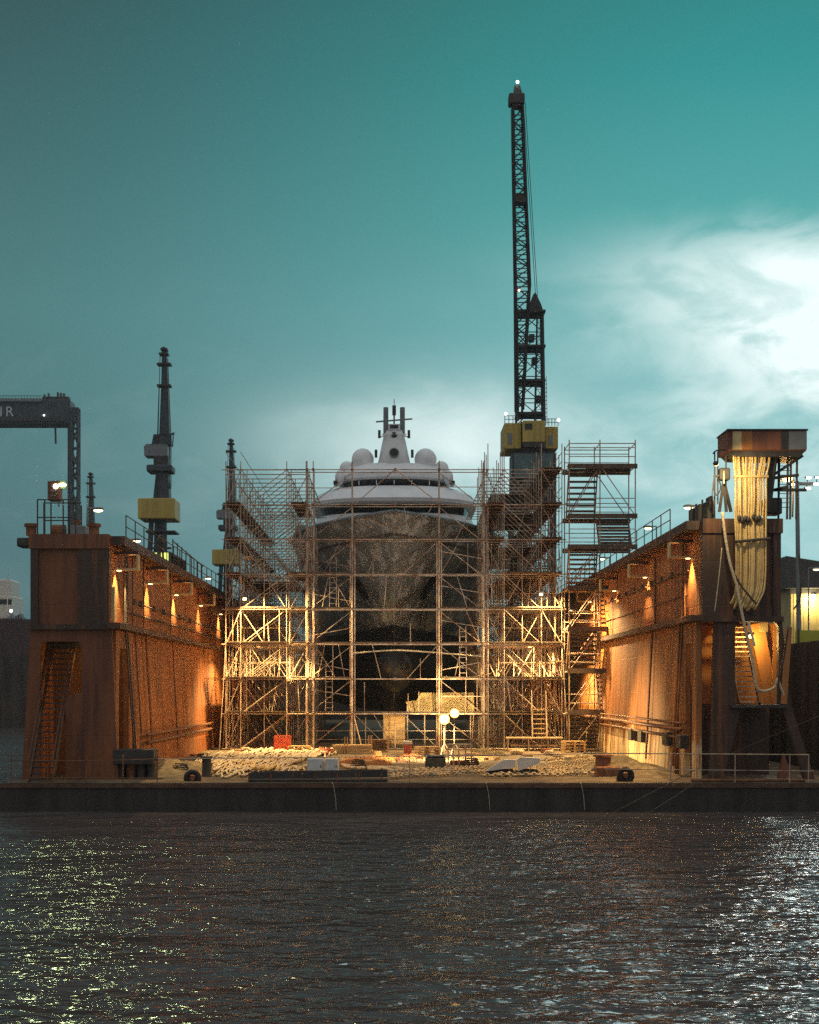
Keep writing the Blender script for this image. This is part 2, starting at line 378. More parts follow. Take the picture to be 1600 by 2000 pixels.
# wall fittings: pipes, ladders
def pipe_run(name, pts, r, parent, m): MB().path(pts, r, 8, 1).build(name, m, parent, smooth=True)
xl = -10.62
for z, r in ((2.62, .07), (2.30, .09)):
    MB().tube((xl + .12, 65.4, z), (xl + .12, 90, z), r, 8).build('pipe', M['pipe'], lw, smooth=True)
for yy, zb in ((67.4, 2.0), (75.6, 1.6), (64.6, 2.7)):
    MB().path([(-11.0, yy, 10.2), (-11.0, yy, 7.3), (-10.9, yy, 6.9), (-10.62, yy, zb)], .032, 6, 1).build('pipe', M['pipe'], lw)
for zz, a, b in ((8.25, 63, 110), (7.75, 63, 110)):
    MB().tube((-11.02, a, zz), (-11.02, b, zz), .035, 6).build('conduit', M['black'], lw)
for (yy) in (65.0, 66.8, 70.6, 73.5, 79, 83):
    MB().box(-11.1, -10.98, yy, yy + .3, 8.15, 8.4).build('junction_box', M['ledge'], lw)
lad = MB()
for yy in (61.7, 62.15): lad.path([(-10.8, yy, 10.2), (-10.8, yy, 7.1), (-10.38, yy, 1.3)], .035, 5, 1)
for k in range(46):
    z = 1.4 + k * .19; x = -10.8 if z > 7.1 else -10.38 - (z - 1.3) / 5.8 * .42
    lad.tube((x, 61.7, z), (x, 62.15, z), .02, 4)
lad.build('ladder', M['black'], lw)
MB().box(-11.1, -10.98, YW + .5, YW + 1.0, 7.25, 8.6).build('louvre_panel', M['creampanel'], lw)
MB().box(-11.1, -10.9, YW + 3.2, YW + 4.1, 7.9, 9.6).build('louvre_panel', M['rustbox'], lw)

for z, r in ((2.95, .09), (2.62, .07), (3.2, .05)):
    MB().tube((11.55, 62, z), (11.55, 97, z), r, 8).build('pipe', M['pipe'], rw, smooth=True)
for yy, zb in ((62.9, 1.4), (63.4, 1.4), (70.2, 1.4)):
    MB().path([(11.92, yy, 10.6), (11.92, yy, 7.6), (11.8, yy, 7.2), (11.5, yy, zb)], .05, 6, 1).build('pipe', M['pipe'], rw)
for zz in (9.4, 8.4):
    MB().tube((11.93, 62.3, zz), (11.93, 110, zz), .03, 6).build('conduit', M['ledge'], rw)
for k in range(9):
    MB().box(11.9, 12.0, 66 + k * 2.6, 66.5 + k * 2.6, 9.35, 9.6).build('junction_box', M['ledge'], rw)
for yy, z in ((64.4, 2.2), (61.2, 2.2), (71, 2.1), (74, 2.1)):
    MB().box(11.4, 11.75, yy, yy + 1.0, z, z + .55, .03).build('valve_box', M['black'], rw)
cov = MB()
for k in range(30): cov.torus((11.6, 60.9, 4 + k * .1), .0, .0, 'z', 3, 3) if False else None
cov.bm.free()

# stairs
def stair(parent, x0, x1, y0, z0, y1, z1, n, m, mr, rail=True, th=.05, name='tread'):
    t_ = MB()
    for k in range(n):
        f = (k + .5) / n; y = y0 + (y1 - y0) * f; z = z0 + (z1 - z0) * f
        dy = abs(y1 - y0) / n * .55
        t_.box(x0 + .02, x1 - .02, y - dy, y + dy, z - th / 2, z + th / 2)
    t_.build('treads', m, parent)
    for x in (x0, x1): MB().bar((x, y0, z0), (x, y1, z1), .05, .22).build('stringer', mr, parent)
    if rail:
        for x in (x0, x1):
            r = MB().tube((x, y0, z0 + .95), (x, y1, z1 + .95), .025, 6)
            for k in range(4):
                f = k / 3; r.tube((x, y0 + (y1 - y0) * f, z0 + (z1 - z0) * f), (x, y0 + (y1 - y0) * f, z0 + (z1 - z0) * f + .95), .02, 5)
            r.build('handrail', mr, parent)
ls = thing('stair', 'steep dark stair climbing through the arch of the red wall', 'stair', (-13.2, 57.9, DK))
stair(ls, X(57, 57.9), X(104, 57.9), 57.9, DK, 62.0, 6.35, 24, M['black'], M['ledge'])
rs = thing('stair', 'dim stair inside the black arch under the hanging hoses', 'stair', (13.6, yr + .3, zl))
stair(rs, X(1437, yr + 1), X(1476, yr + 1), yr + .3, zl, yr + 3.2, 7.2, 16, M['tube'], M['ledge'], rail=False)

# bollards and clutter on the left wing top
def bollard_top(x, y, z, label):
    t = thing('bollard', label, 'bollard', (x, y, z), 'bollards on top of the dock walls')
    MB().tube((x, y, z), (x, y, z + .34), .2, 14).build('post', M['rustbox'], t, smooth=False)
    MB().tube((x, y, z + .34), (x, y, z + .46), .27, 14).build('cap', M['rustbox'], t)
bollard_top(X(60, 60.2), 60.3, 10.61, 'squat bollard on the outer corner of the red wall top')
bollard_top(X(183, 60.2), 60.3, 10.61, 'squat bollard on the inner corner of the red wall top')
f_ = MB().box(-14.75, -14.2, 60, 60.9, 10.15, 10.5, .05); f_.build('fairlead', M['black'], lw)
cage = thing('lamp_cage', 'open steel frame carrying a dark control box on the red wall top', 'frame', (X(115, 60.5), 60.5, 10.62))
for uu in (78, 92, 128, 152):
    for yy in (60.1, 61.2):
        MB().tube((X(uu, 60.5), yy, 10.6), (X(uu, 60.5), yy, 12.0 if uu < 150 else 11.9), .03, 5).build('post', M['black'], cage)
for zz in (11.3, 12.0):
    for yy in (60.1, 61.2):
        MB().tube((X(78, 60.5), yy, zz), (X(152, 60.5), yy, zz), .025, 5).build('rail', M['black'], cage)
MB().box(X(95, 60.5), X(118, 60.5), 60.3, 60.9, 12.0, 12.75, .03).build('control_box', M['brownpanel'], cage)
for k in range(3): MB().box(X(101, 60.5), X(112, 60.5), 60.27, 60.3, 12.15 + k * .18, 12.2 + k * .18).build('vent_slot', M['grey'], cage)
win = thing('deck_winch', 'low machinery with drums between the bollards on the red wall', 'winch', (X(130, 61), 61, 10.6))
MB().tube((X(103, 61), 61, 10.85), (X(128, 61), 61, 10.85), .26, 14).build('drum', M['rustbox'], win)
MB().box(X(140, 61), X(170, 61), 60.7, 61.5, 10.58, 11.05, .04).build('housing', M['grey'], win)
MB().tube((X(150, 61), 61.0, 11.0), (X(150, 61), 61.0, 11.3), .15, 10).build('capstan', M['rustbox'], win)

vc = thing('valve_chest', 'dark valve machinery crowding the front corner of the orange wall top', 'machinery', (X(1375, 61), 61, 11.2))
for u0, u1, v0, v1, yy in ((1352, 1366, 1005, 992, 62.5), (1364, 1382, 1000, 984, 61.5), (1380, 1398, 1000, 978, 60.6), (1386, 1394, 984, 968, 60.8)):
    MB().box(X(u0, yy), X(u1, yy), yy, yy + .8, 11.17, Z(v1, yy), .05).build('housing', M['black'], vc)
for u, v in ((1360, 984), (1372, 976), (1350, 990)): MB().tube((X(u, 62), 62, 11.17), (X(u, 62), 62, Z(v, 62)), .04, 6).build('vent_pipe', M['black'], vc)
# railings on the wing walls
def railing(name, label, pts, h, step, m, mid=True, r=.025, cat='railing'):
    t = thing(name, label, cat, pts[0])
    for a, b in zip(pts, pts[1:]):
        a, b = Vector(a), Vector(b); L_ = (b - a).length; n = max(1, round(L_ / step))
        for k in range(n + 1):
            q = a + (b - a) * k / n; MB().tube(q, q + Vector((0, 0, h)), r, 5).build('post', m, t)
        for hh in ((h, h * .5) if mid else (h,)):
            MB().tube(a + Vector((0, 0, hh)), b + Vector((0, 0, hh)), r * .9, 5).build('rail', m, t)
    return t
railing('railing', 'thin railing along the walkway of the red wall by the yellow crane', [(-10.65, 61, 10.58), (-10.65, 118, 10.58)], .9, 2.2, M['black'])
railing('railing', 'thin railing along the walkway of the orange wall with pale patches', [(11.5, 64, 11.18), (11.5, 128, 11.18)], .9, 2.2, M['black'])
# ------------------------------------------------------------------ wall lamps on bracket shelves
WALL_LAMPS = {-1: [61.1, 68.9, 77.2, 87, 97, 107, 117], 1: [61.9, 72.5, 82.6, 93, 103, 113]}
LABW = {-1: ['first bracket lamp at the front corner of the red wall', 'second bracket lamp on the red wall, counted from its front', 'third bracket lamp on the red wall, counted from its front', 'fourth bracket lamp on the red wall, next to the scaffold',
             'fifth bracket lamp on the red wall, behind the scaffold', 'sixth bracket lamp on the red wall, behind the scaffold', 'last bracket lamp deep on the red wall behind scaffold'],
        1: ['bracket lamp nearest the hanging hoses on the orange wall', 'second bracket lamp on the orange wall from the hoses', 'third bracket lamp on the orange wall, behind the stair tower', 'fourth bracket lamp on the orange wall, behind the scaffold',
            'fifth bracket lamp on the orange wall, behind the scaffold', 'last bracket lamp deep on the orange wall behind scaffold']}
for s in (-1, 1):
    xw = -11.1 if s < 0 else 12.0; zt = 10.0 if s < 0 else 10.55
    for yy, lb in zip(WALL_LAMPS[s], LABW[s]):
        t = thing('bracket_lamp', lb, 'wall lamp', (xw, yy, zt - .9), 'lamps on brackets along the dock walls')
        xe = xw - s * .95
        bx = lambda a, b, *r: MB().box(min(a, b), max(a, b), *r)
        bx(xw, xe, yy - .22, yy + .22, zt - .08, zt + .05).build('arm', M['ledge'], t)
        bx(xe, xe + s * .07, yy - .24, yy + .24, zt - .62, zt - .08).build('end_plate', M['creampanel'], t)
        bx(xw, xe, yy - .25, yy + .25, zt - .70, zt - .62).build('shelf', M['creampanel'], t)
        xl_ = xw - s * .3
        MB().tube((xw - s * .16, yy, zt - .72), (xw - s * .16, yy, zt - .70), .09, 10).build('lamp_lens', M['g_warm'], t)
        if yy < 100: lamp('SPOT', 'wall_light', (xw - s * .16, yy, zt - .74), 1700, GOLD, t, .03, (xw - s * .1, yy, zt - 4), 96, .6)
        if yy in (68.9, 87, 61.9, 82.6): lamp('SPOT', 'deck_light', (xl_ - s * .5, yy, zt - .8), 2600 if s < 0 else 3900, WARM, t, .06, (xw - s * 9, yy, DK), 120, .9)
        if yy < 80: lamp('SPOT', 'shelf_light', (xw - s * .3, yy, zt - .3), 90, GOLD, t, .05, (xe, yy + .05, zt - .4), 110, .5)

# ------------------------------------------------------------------ yacht
def smooth01(t): t = max(0., min(1., t)); return t * t * (3 - 2 * t)
ZK, ZD = 3.1, 15.1
def stem_y(z):
    return 91.2 + 5.6 * max(0, (ZD - z) / (ZD - 8.2)) ** .85 if z > 8.2 else 96.8 + (8.2 - z) * .1
def hb(y, z):
    """half breadth of the hull"""
    if z > 17 or z < ZK: return 0
    s = y - stem_y(z)
    if s <= 0: return 0
    t = max(0, min(1, (z - 8.4) / (ZD - 8.4)))
    Lz = 36 - 15 * t; B = 5.2 + 2.2 * t ** 1.25; p = 1.55 + .75 * t
    B += 2.0 * (1 - t) * smooth01((y - 106) / 16)
    if z < 6: B *= math.sqrt(max(0, 1 - ((6 - z) / 3.2) ** 3.2))
    return B * (1 - (1 - min(1, s / Lz)) ** p)
def yacht():
    t = thing('yacht', 'large white motor yacht in dry dock, bow on, wrapped in scaffolding', 'yacht', (0, 92, ZK))
    zs_top = [8.6 + (ZD - 8.6) * k / 12 for k in range(13)]
    zs_bot = [ZK + .02 + (8.6 - ZK - .02) * k / 10 for k in range(11)]
    ss = [0, .25, .6, 1.1, 1.8, 2.7, 4, 5.6, 7.6, 10, 13, 17, 22, 28, 36, 50, 62]
    for zs, nm, mm in ((zs_top, 'hull', M['hull']), (zs_bot, 'hull_bottom', M['bottom'])):
        mb = MB()
        for sgn in (-1, 1):
            mb.loft([[(sgn * hb(stem_y(z) + s_, z), stem_y(z) + s_ , z) for s_ in ss] for z in zs], False, False)
        bmesh.ops.remove_doubles(mb.bm, verts=mb.bm.verts[:], dist=.001)
        mb.build(nm, mm, t, smooth=True)
    # bulwark: rolled dark rim
    for sgn in (-1, 1):
        MB().path([(sgn * (hb(stem_y(ZD) + s_, ZD) + .02), stem_y(ZD) + s_, ZD + .05) for s_ in ss[:15]], .11, 6, 1).build('rail_cap', M['grey'], t)
        MB().path([(sgn * (hb(stem_y(13.9) + s_, 13.9) + .03), stem_y(13.9) + s_, 13.9) for s_ in ss[:15]], .08, 6, 1).build('rubbing_strake', M['plank'], t)
        # anchor pockets
        for (yo, z) in ((6.2, 11.3),):
            y = stem_y(z) + yo; x = sgn * (hb(y, z)); n_ = Vector((sgn * .8, -.75, -.35)).normalized()
            a = MB().bar(Vector((x, y, z)) + Vector((sgn * .4, 0, .75)), Vector((x, y, z)) + Vector((-sgn * .5, 0, -.75)), .6, .5, up=n_); a.build('anchor_pocket', M['bottom'], t)
            y2 = stem_y(9.9) + 5.2; x2 = sgn * hb(y2, 9.9)
    # foredeck
    fd = MB(); zz = 14.3; L_ = [(-hb(stem_y(zz) + s_, zz) + .02, stem_y(zz) + s_, zz) for s_ in ss[:15]]; Rr = [(-p[0], p[1], p[2]) for p in L_]
    vsl = [fd.bm.verts.new(p) for p in L_]; vsr = [fd.bm.verts.new(p) for p in Rr]
    for k in range(1, len(L_) - 1): fd.bm.faces.new((vsl[k], vsl[k + 1], vsr[k + 1], vsr[k]))
    fd.build('foredeck', M['plank'], t)
    # bulb
    bl = MB(); rings = []
    for k in range(9):
        f = k / 8; a = f * PI / 2; r = 1.15 * math.sin(a) if k else .03; y = 95.6 - 2.4 * math.cos(a)
        rings.append([(r * math.cos(2 * PI * j / 20), y, 5.7 + r * 1.15 * math.sin(2 * PI * j / 20)) for j in range(20)])
    rings.append([(1.2 * math.cos(2 * PI * j / 20), 101, 5.7 + 1.4 * math.sin(2 * PI * j / 20)) for j in range(20)])
    bl.loft(rings, True); bl.build('bulbous_bow', M['bottom'], t, smooth=True)
    # superstructure tiers
    def plan(W, yf, D, yb, z, n=22, e=2.6):
        pts = []
        for k in range(n + 1):
            a = -PI / 2 + PI * k / n
            sx = math.copysign(abs(math.sin(a)) ** (2 / e), math.sin(a)); cy = abs(math.cos(a)) ** (2 / e)
            pts.append((W * sx, yf + D * (1 - cy), z))
        return pts + [(W, yb, z), (-W, yb, z)]
    def tier(nm, m, rows, D=5, yb=135):
        MB().loft([plan(W, yf, D, yb, z) for z, W, yf in rows]).build(nm, m, t, smooth=False)
    tier('deckhouse', M['yacht'], [(14.2, 6.25, 112), (17.0, 6.1, 112.2), (17.5, 5.95, 112.5)], 6)
    tier('bridge_window', M['glass'], [(17.5, 5.6, 112.9), (18.15, 5.7, 112.6)], 6)
    tier('bridge_brow', M['yacht'], [(18.15, 6.05, 112.0), (18.25, 6.25, 111.6), (18.5, 6.3, 111.5), (19.1, 6.0, 112.0), (19.5, 5.4, 112.8), (19.62, 4.9, 113.4)], 6)
    tier('upper_window', M['glass'], [(19.62, 3.9, 113.6), (20.08, 4.0, 113.4)], 5)
    tier('sun_deck', M['yacht'], [(20.08, 4.1, 113.1), (20.2, 4.3, 112.8), (20.55, 4.3, 112.8), (21.0, 4.15, 113.2), (21.35, 3.9, 113.9)], 5, 130)
    for sgn in (-1, 1):
        MB().loft([[(sgn * (4.05 + .35 * math.sin(a)), 114 + .5 * k, z0 + .5 * math.cos(a)) for a in [j * PI / 5 for j in range(10)]] for k, z0 in ((0, 20.2), (1, 20.4), (6, 20.4))]).build('side_fin', M['yacht'], t, smooth=True)
        MB().box(min(sgn * 4.2, sgn * 4.5), max(sgn * 4.2, sgn * 4.5), 113.6, 115, 19.7, 20.0, .05).build('wing_light', M['glass'], t)
        MB().ball((sgn * 2.35, 115, 21.75), .83, seg=28).build('radome', M['yacht'], t, smooth=True)
        MB().tube((sgn * 2.35, 115, 21.0), (sgn * 2.35, 115, 21.6), .62, 20).build('radome_base', M['yacht'], t)
        MB().ball((sgn * 3.55, 115.5, 21.15), .55, seg=20).build('small_radome', M['yacht'], t, smooth=True)
        MB().tube((sgn * .62, 115, 23.4), (sgn * .62, 115, 25.65), .2, 14, .19).build('exhaust_stack', M['grey'], t)
        for zz, xx in ((23.55, 1.1), (22.1, 1.35)):
            MB().box(sgn * xx - .1, sgn * xx + .1, 114.3, 114.6, zz - .28, zz + .3, .03).build('nav_light_box', M['black'], t)
        MB().tube((sgn * .5, 114.4, 23.5), (sgn * 1.2, 114.4, 23.3), .05, 6).build('light_arm', M['yacht'], t)
        # bridge wing: pale block at the bulwark end
        MB().box(min(sgn * 6.2, sgn * 7.2), max(sgn * 6.2, sgn * 7.2), 111.5, 118, 15.1, 16.5, .1).build('wing_bulwark', M['grey'], t)
    rows = [(21.2, 1.28, 1.3), (22.0, 1.1, 1.15), (22.9, .92, 1.0), (23.5, .78, .85), (23.9, .6, .7)]
    MB().loft([[(w_ * math.cos(a) , 115 + d_ * math.sin(a), z) for a in [2 * PI * j / 24 for j in range(24)]] for z, w_, d_ in rows]).build('mast', M['yacht'], t, smooth=True)
    MB().box(-.45, .45, 114.2, 115.2, 23.85, 24.3, .06).build('mast_head', M['yacht'], t)
    MB().box(-.3, .3, 114.15, 114.2, 23.95, 24.2).build('mast_window', M['glass'], t)
    MB().bar((-1.35, 114.0, 24.4), (1.35, 114.0, 24.62), .14, .1).build('radar_scanner', M['grey'], t)
    MB().tube((0, 114.6, 24.2), (0, 114.6, 25.7), .07, 8).build('antenna_pole', M['grey'], t)
    MB().tube((0, 114.6, 25.7), (0, 114.6, 26.2), .03, 6).build('antenna_tip', M['black'], t)
    MB().box(-.14, .14, 114.5, 114.7, 25.0, 25.72).build('camera_head', M['black'], t)
    MB().box(-.9, .9, 113.95, 114.1, 23.45, 23.52).build('mast_spreader', M['yacht'], t)
    MB().tube((0, 113.7, 22.05), (0, 114.2, 22.05), .32, 16).build('horn', M['black'], t)
    MB().torus((0, 113.68, 22.05), .33, .05, 'y').build('horn_ring', M['grey'], t)
    MB().ball((0, 114.15, 23.45), .23, seg=14).build('searchlight', M['black'], t, smooth=True)
    for k in range(-2, 3): MB().tube((k * 1.3, 112.9 + .12 * k * k, 19.62), (k * 1.3, 112.9 + .12 * k * k, 19.95), .03, 5).build('wiper', M['yacht'], t)
    return t
yt = yacht()
# keel blocks under the hull
for k, yy in enumerate((97.5, 100.5, 103.5, 106.5)):
    kb = tag(MB().box(-.7, .7, yy, yy + 1, DK + .02, ZK - .004, .04).build('keel_block', M['wood'], loc=(0, yy + .5, DK)), 'timber keel block under the yacht', 'keel block', 'keel blocks under the yacht')

# ------------------------------------------------------------------ scaffolds
YS = 88.0
LV = [DK + .1 + 2.0 * k for k in range(9)]
TR = .030
def inside(x, y, z, g=.25): return hb(y, z) > abs(x) - g and z > ZK - .3 and (z < 15.6)
class Scaf:
    """collects the tubes of one scaffold as parts of their own"""
    def __init__(s, name, label, loc): s.t = thing(name, label, 'scaffold', loc); s.cnt = {}; s.rest = {}
    def add(s, kind, p, q, r=TR, m=None, cap=100):
        p, q = Vector(p), Vector(q)
        mid = (p + q) / 2
        for o in (p, q, mid):
            if inside(o.x, o.y, o.z): return
        n_ = s.cnt.get(kind, 0); s.cnt[kind] = n_ + 1
        if n_ < cap: MB().tube(p, q, r, 5).build(kind, m or M['tube'], s.t)
        else: s.rest.setdefault(kind, (MB(), m or M['tube']))[0].tube(p, q, r, 5)
    def post(s, x, y, z0, z1, r=TR, m=None):
        z = z0
        while z < z1 and not inside(x, y, z): z += .25
        z = min(z, z1)
        if z - z0 > .5:
            MB().tube((x, y, z0), (x, y, z), r, 6).build('standard', m or M['tube'], s.t)
            if z < z1 - 2:                      # the post goes on above the flare from a higher start
                zz = z
                while zz < z1 and inside(x, y, zz): zz += .25
    def deck(s, x0, x1, y0, y1, z, m=None, kind='deck_board'):
        for xx in (x0, x1):
            if inside(xx, (y0 + y1) / 2, z, .1): return
        b = MB(); n = max(1, round((x1 - x0) / .32)) if (x1 - x0) < (y1 - y0) else max(1, round((y1 - y0) / .32))
        for k in range(n):
            o = random.uniform(-.008, .008)
            if (x1 - x0) < (y1 - y0): a = x0 + (x1 - x0) * k / n; b.box(a + .008, a + (x1 - x0) / n - .008, y0, y1, z + o, z + .05 + o)
            else: a = y0 + (y1 - y0) * k / n; b.box(x0, x1, a + .008, a + (y1 - y0) / n - .008, z + o, z + .05 + o)
        b.build(kind, m or M['plank'], s.t)
    def done(s):
        for kd, (mb, m) in s.rest.items(): tag(mb.build(kd, m, s.t), kind='stuff')

# --- front scaffold across the bow
fs = Scaf('scaffold', 'wide front scaffold crossing before the bow of the yacht', (0, YS, DK))
FX = [X(688, YS), X(772, YS), X(858, YS)]
FX_ALL = [X(600, YS), X(612, YS)] + FX + [X(945, YS)]
for x in FX_ALL:
    big = x in (FX[0], FX[2])
    fs.post(x, YS, DK + .02, LV[8] + .5, .045 if x in FX else TR)
    fs.post(x, YS + 1.1, DK + .02, LV[7] if abs(x) < 1 else LV[8])
    if big:
        for dx in (-.12, .14): fs.post(x + dx, YS + .45, DK + .02, LV[6], .035)
for k, z in enumerate(LV):
    for yy in (YS, YS + 1.1):
        if yy > YS and k in (0,): continue
        xs = [X(560, YS)] + FX_ALL
        fs.add('ledger', (xs[0], yy, z), (X(945, YS) + .3, yy, z), TR)
    if k in (0, 1, 2, 3):
        fs.add('guard_rail', (FX_ALL[0], YS + 1.15, z + 1.0), (FX_ALL[-1], YS + 1.15, z + 1.0), .02)
        fs.add('guard_rail', (FX_ALL[0], YS + 1.15, z + .5), (FX_ALL[-1], YS + 1.15, z + .5), .02)
    for x in FX_ALL: fs.add('transom', (x, YS - .1, z + .06), (x, YS + 1.25, z + .06), TR * .9)
    if 1 <= k <= 6: fs.deck(X(600, YS), X(690, YS), YS + .05, YS + 1.1, z + .08)
    if k in (1, 3, 6): fs.deck(FX[0] + .1, FX[2] - .1, YS + .15, YS + 1.0, z + .08)
    if k in (1, 2, 3, 4): fs.deck(FX[2] + .1, X(945, YS), YS + .15, YS + 1.0, z + .08)
for k in range(8):
    z0, z1 = LV[k], LV[k + 1]
    if k in (0, 1, 3, 4, 6, 2, 5, 7):
        fs.add('brace', (FX[0] + .2, YS - .06, z0 + .05), (FX[1], YS - .06, z1), .036 if k < 5 else .028)
        fs.add('brace', (FX[2] - .0, YS - .06, z0 + .05), (FX[1], YS - .06, z1), .036 if k < 5 else .028)
    fs.add('brace', (FX_ALL[0], YS + 1.15, z0), (FX[0], YS + 1.15, z1), .026)
    fs.add('brace', (FX_ALL[-1], YS + 1.15, z0), (FX[2], YS + 1.15, z1), .026)
for x, sg in ((FX[1], -1), (FX[1], 1), (FX[0], 1)):
    fs.add('raker', (x + sg * .6, YS - .4, DK + .03), (x + sg * .08, YS, LV[1]), TR)
rf_ = random.Random(5)
for k in range(46):
    kk = rf_.randrange(0, 7); a = rf_.randrange(0, len(FX_ALL) - 1); x0 = FX_ALL[a] + (FX_ALL[a + 1] - FX_ALL[a]) * rf_.random(); x1 = FX_ALL[a] + (FX_ALL[a + 1] - FX_ALL[a]) * rf_.random()
    if rf_.random() < .45: fs.add('loose_tube', (x0, YS + 1.2, LV[kk]), (x0, YS + 1.2, LV[kk] + rf_.uniform(1, 2.2)), TR * .8)
    else: fs.add('loose_tube', (x0, YS + .9, LV[kk]), (x1, YS + 1.3, LV[kk + 1]), TR * .8)
for kk in (1, 2, 3, 4, 5):
    for a, b in ((0, 2), (2, 4), (4, 5)): fs.add('back_ledger', (FX_ALL[a], YS + 1.22, LV[kk] + rf_.choice((.5, 1.0, 1.45))), (FX_ALL[b], YS + 1.22, LV[kk] + rf_.choice((.5, 1.0))), TR * .8)
fs.add('guard_rail', (X(452, YS), YS, LV[8] - .02 + .02), (X(600, YS), YS, LV[8]), TR)
fs.add('guard_rail', (X(600, YS), YS, LV[7] + .95), (X(688, YS), YS, LV[7] + .95), .024)
fs.add('guard_rail', (X(858, YS), YS, LV[7] + 1.0), (X(945, YS), YS, LV[7] + 1.0), .024)
for x in FX_ALL:
    for z in LV: MB().box(x - .07, x + .07, YS - .08, YS + .07, z - .07, z + .08, .015).build('coupler', M['tubedark'], fs.t)
fs.done()

# --- side scaffolds running back along the yacht
def side_scaffold(sg, xs, label, top, rows, decks):
    sc = Scaf('scaffold', label, (sum(xs) / len(xs), YS, DK))
    lv = [z for z in LV if z <= top + .1]
    for i, yy in enumerate(rows):
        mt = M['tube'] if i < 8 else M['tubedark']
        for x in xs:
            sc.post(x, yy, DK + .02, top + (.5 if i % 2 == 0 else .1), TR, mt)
        for k, z in enumerate(lv):
            if inside(xs[-1], yy, z) or inside(xs[-2], yy, z):
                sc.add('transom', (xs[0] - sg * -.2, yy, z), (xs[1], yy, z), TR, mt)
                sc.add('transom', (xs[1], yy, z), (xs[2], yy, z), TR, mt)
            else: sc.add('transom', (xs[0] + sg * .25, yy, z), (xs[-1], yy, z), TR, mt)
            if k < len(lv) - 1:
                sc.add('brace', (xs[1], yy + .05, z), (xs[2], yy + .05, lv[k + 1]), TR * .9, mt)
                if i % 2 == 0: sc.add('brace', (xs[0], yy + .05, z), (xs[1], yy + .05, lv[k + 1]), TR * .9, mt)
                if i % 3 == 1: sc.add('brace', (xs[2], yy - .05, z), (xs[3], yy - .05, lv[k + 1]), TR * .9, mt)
    xm = (xs[1] + xs[2]) / 2; xn = (xs[0] + xs[1]) / 2
    for i, yy in enumerate(rows):
        if i % 2 == 0:
            sc.post(xm, yy + .3, DK + .02, LV[6], TR * .9); sc.post(xs[0] - .35 * -sg * -1, yy + .4, DK + .02, LV[5], TR * .9)
        for k in range(6):
            if k % 2 == i % 2: sc.add('cross_brace', (xs[2], yy + .3, lv[k]), (xm, yy + .3, lv[k + 1]), TR * .9)
            else: sc.add('cross_brace', (xs[1], yy + .35, lv[k + 1]), (xm, yy + .35, lv[k]), TR * .9)
            if i < len(rows) - 2 and (i + k) % 2 == 0:
                sc.add('long_brace', (xs[0], yy, lv[k]), (xs[0], rows[i + 2], lv[k + 1]), TR * .9)
                sc.add('long_brace', (xs[1], rows[i + 2], lv[k]), (xs[1], yy, lv[k + 1]), TR * .9)
        if i % 2 == 1:
            for k in range(1, 7):
                sc.add('guard_rail', (xs[0], yy, lv[k] + 1.0), (xs[1], yy, lv[k] + 1.0), .024); sc.add('guard_rail', (xs[1], yy, lv[k] + 1.0), (xs[2], yy, lv[k] + 1.0), .024)
    for x in xs:
        for k, z in enumerate(lv):
            a = rows[0]
            for b0, b1 in zip(rows, rows[1:]):
                pass
            # run each ledger until the hull is in the way
            ye = rows[0]
            while ye < rows[-1] and not inside(x, ye, z): ye += .5
            if ye > rows[0] + 1: MB().tube((x, rows[0] - .2, z + .07), (x, min(ye, rows[-1]), z + .07), TR, 5).build('ledger', M['tube'], sc.t)
            for hh in ((1.0, .5) if sg > 0 else (1.0,)):
              if z > LV[1] and x in (xs[0], xs[1]):
                MB().tube((x, rows[0] - .1, z + hh), (x, rows[-1], z + hh), .022, 5).build('guard_rail', M['tube'], sc.t)
    for x0, x1, k, y0, y1 in decks:
        yy = y0
        while yy < y1:
            sc.deck(min(x0, x1), max(x0, x1), yy, yy + 2.4, LV[k] + .1); yy += 2.5
    rg = random.Random(20 + sg)
    for k in range(95):
        i = rg.randrange(0, max(2, len(rows) - 3)); a = rg.choice((0, 0, 1, 1, 2)); kk = rg.randrange(0, 6)
        x0 = xs[a] + (xs[a + 1] - xs[a]) * rg.random(); x1 = xs[a] + (xs[a + 1] - xs[a]) * rg.random(); yy = rows[i] + rg.uniform(-.1, .9); ht = rg.choice((1, 1, 2))
        sc.add('loose_tube', (x0, yy, lv[kk]), (x1 if rg.random() < .6 else x0, yy + rg.uniform(-.2, .8), lv[min(kk + ht, len(lv) - 1)]), TR * rg.uniform(.75, 1))
    for k in range(26):
        i = rg.randrange(0, len(rows) - 4); a = rg.choice((0, 1, 1)); kk = rg.randrange(1, 6)
        x0 = xs[a] + (xs[a + 1] - xs[a]) * rg.uniform(.1, .7)
        sc.deck(x0 - .2, x0 + .2, rows[i], rows[i] + rg.uniform(1.5, 3.5), lv[kk] + rg.choice((.12, .12, 1.0)), M[rg.choice(('plankpale', 'plank'))], 'loose_board')
    # raking feet on the deck
    for yy in rows[:4]:
        sc.add('raker', (xs[0] + sg * .35, yy - .3, DK + .03), (xs[0], yy, LV[3]), TR)
    sc.done()
    return sc
RWS = [YS + .1 + 1.9 * k for k in range(14)]
LX = [X(441, YS), X(470, YS), X(560, YS), X(602, YS) - .12]
side_scaffold(-1, LX, 'tall lattice scaffold along the yacht beside the red wall', LV[8], RWS,
              [(LX[0], LX[1], k, YS, 112) for k in (7, 6, 5, 4, 3, 2, 1)] + [(LX[1], LX[2], k, YS, 100) for k in (1, 2, 3, 4)] + [(LX[1], LX[2], k, 96, 106) for k in (5,)] + [(LX[2] + .2, LX[3], k, YS, 95) for k in (1, 2, 3, 4, 5, 7)])
RX = [X(1098, YS), X(1058, YS), X(985, YS), X(950, YS) + .1]
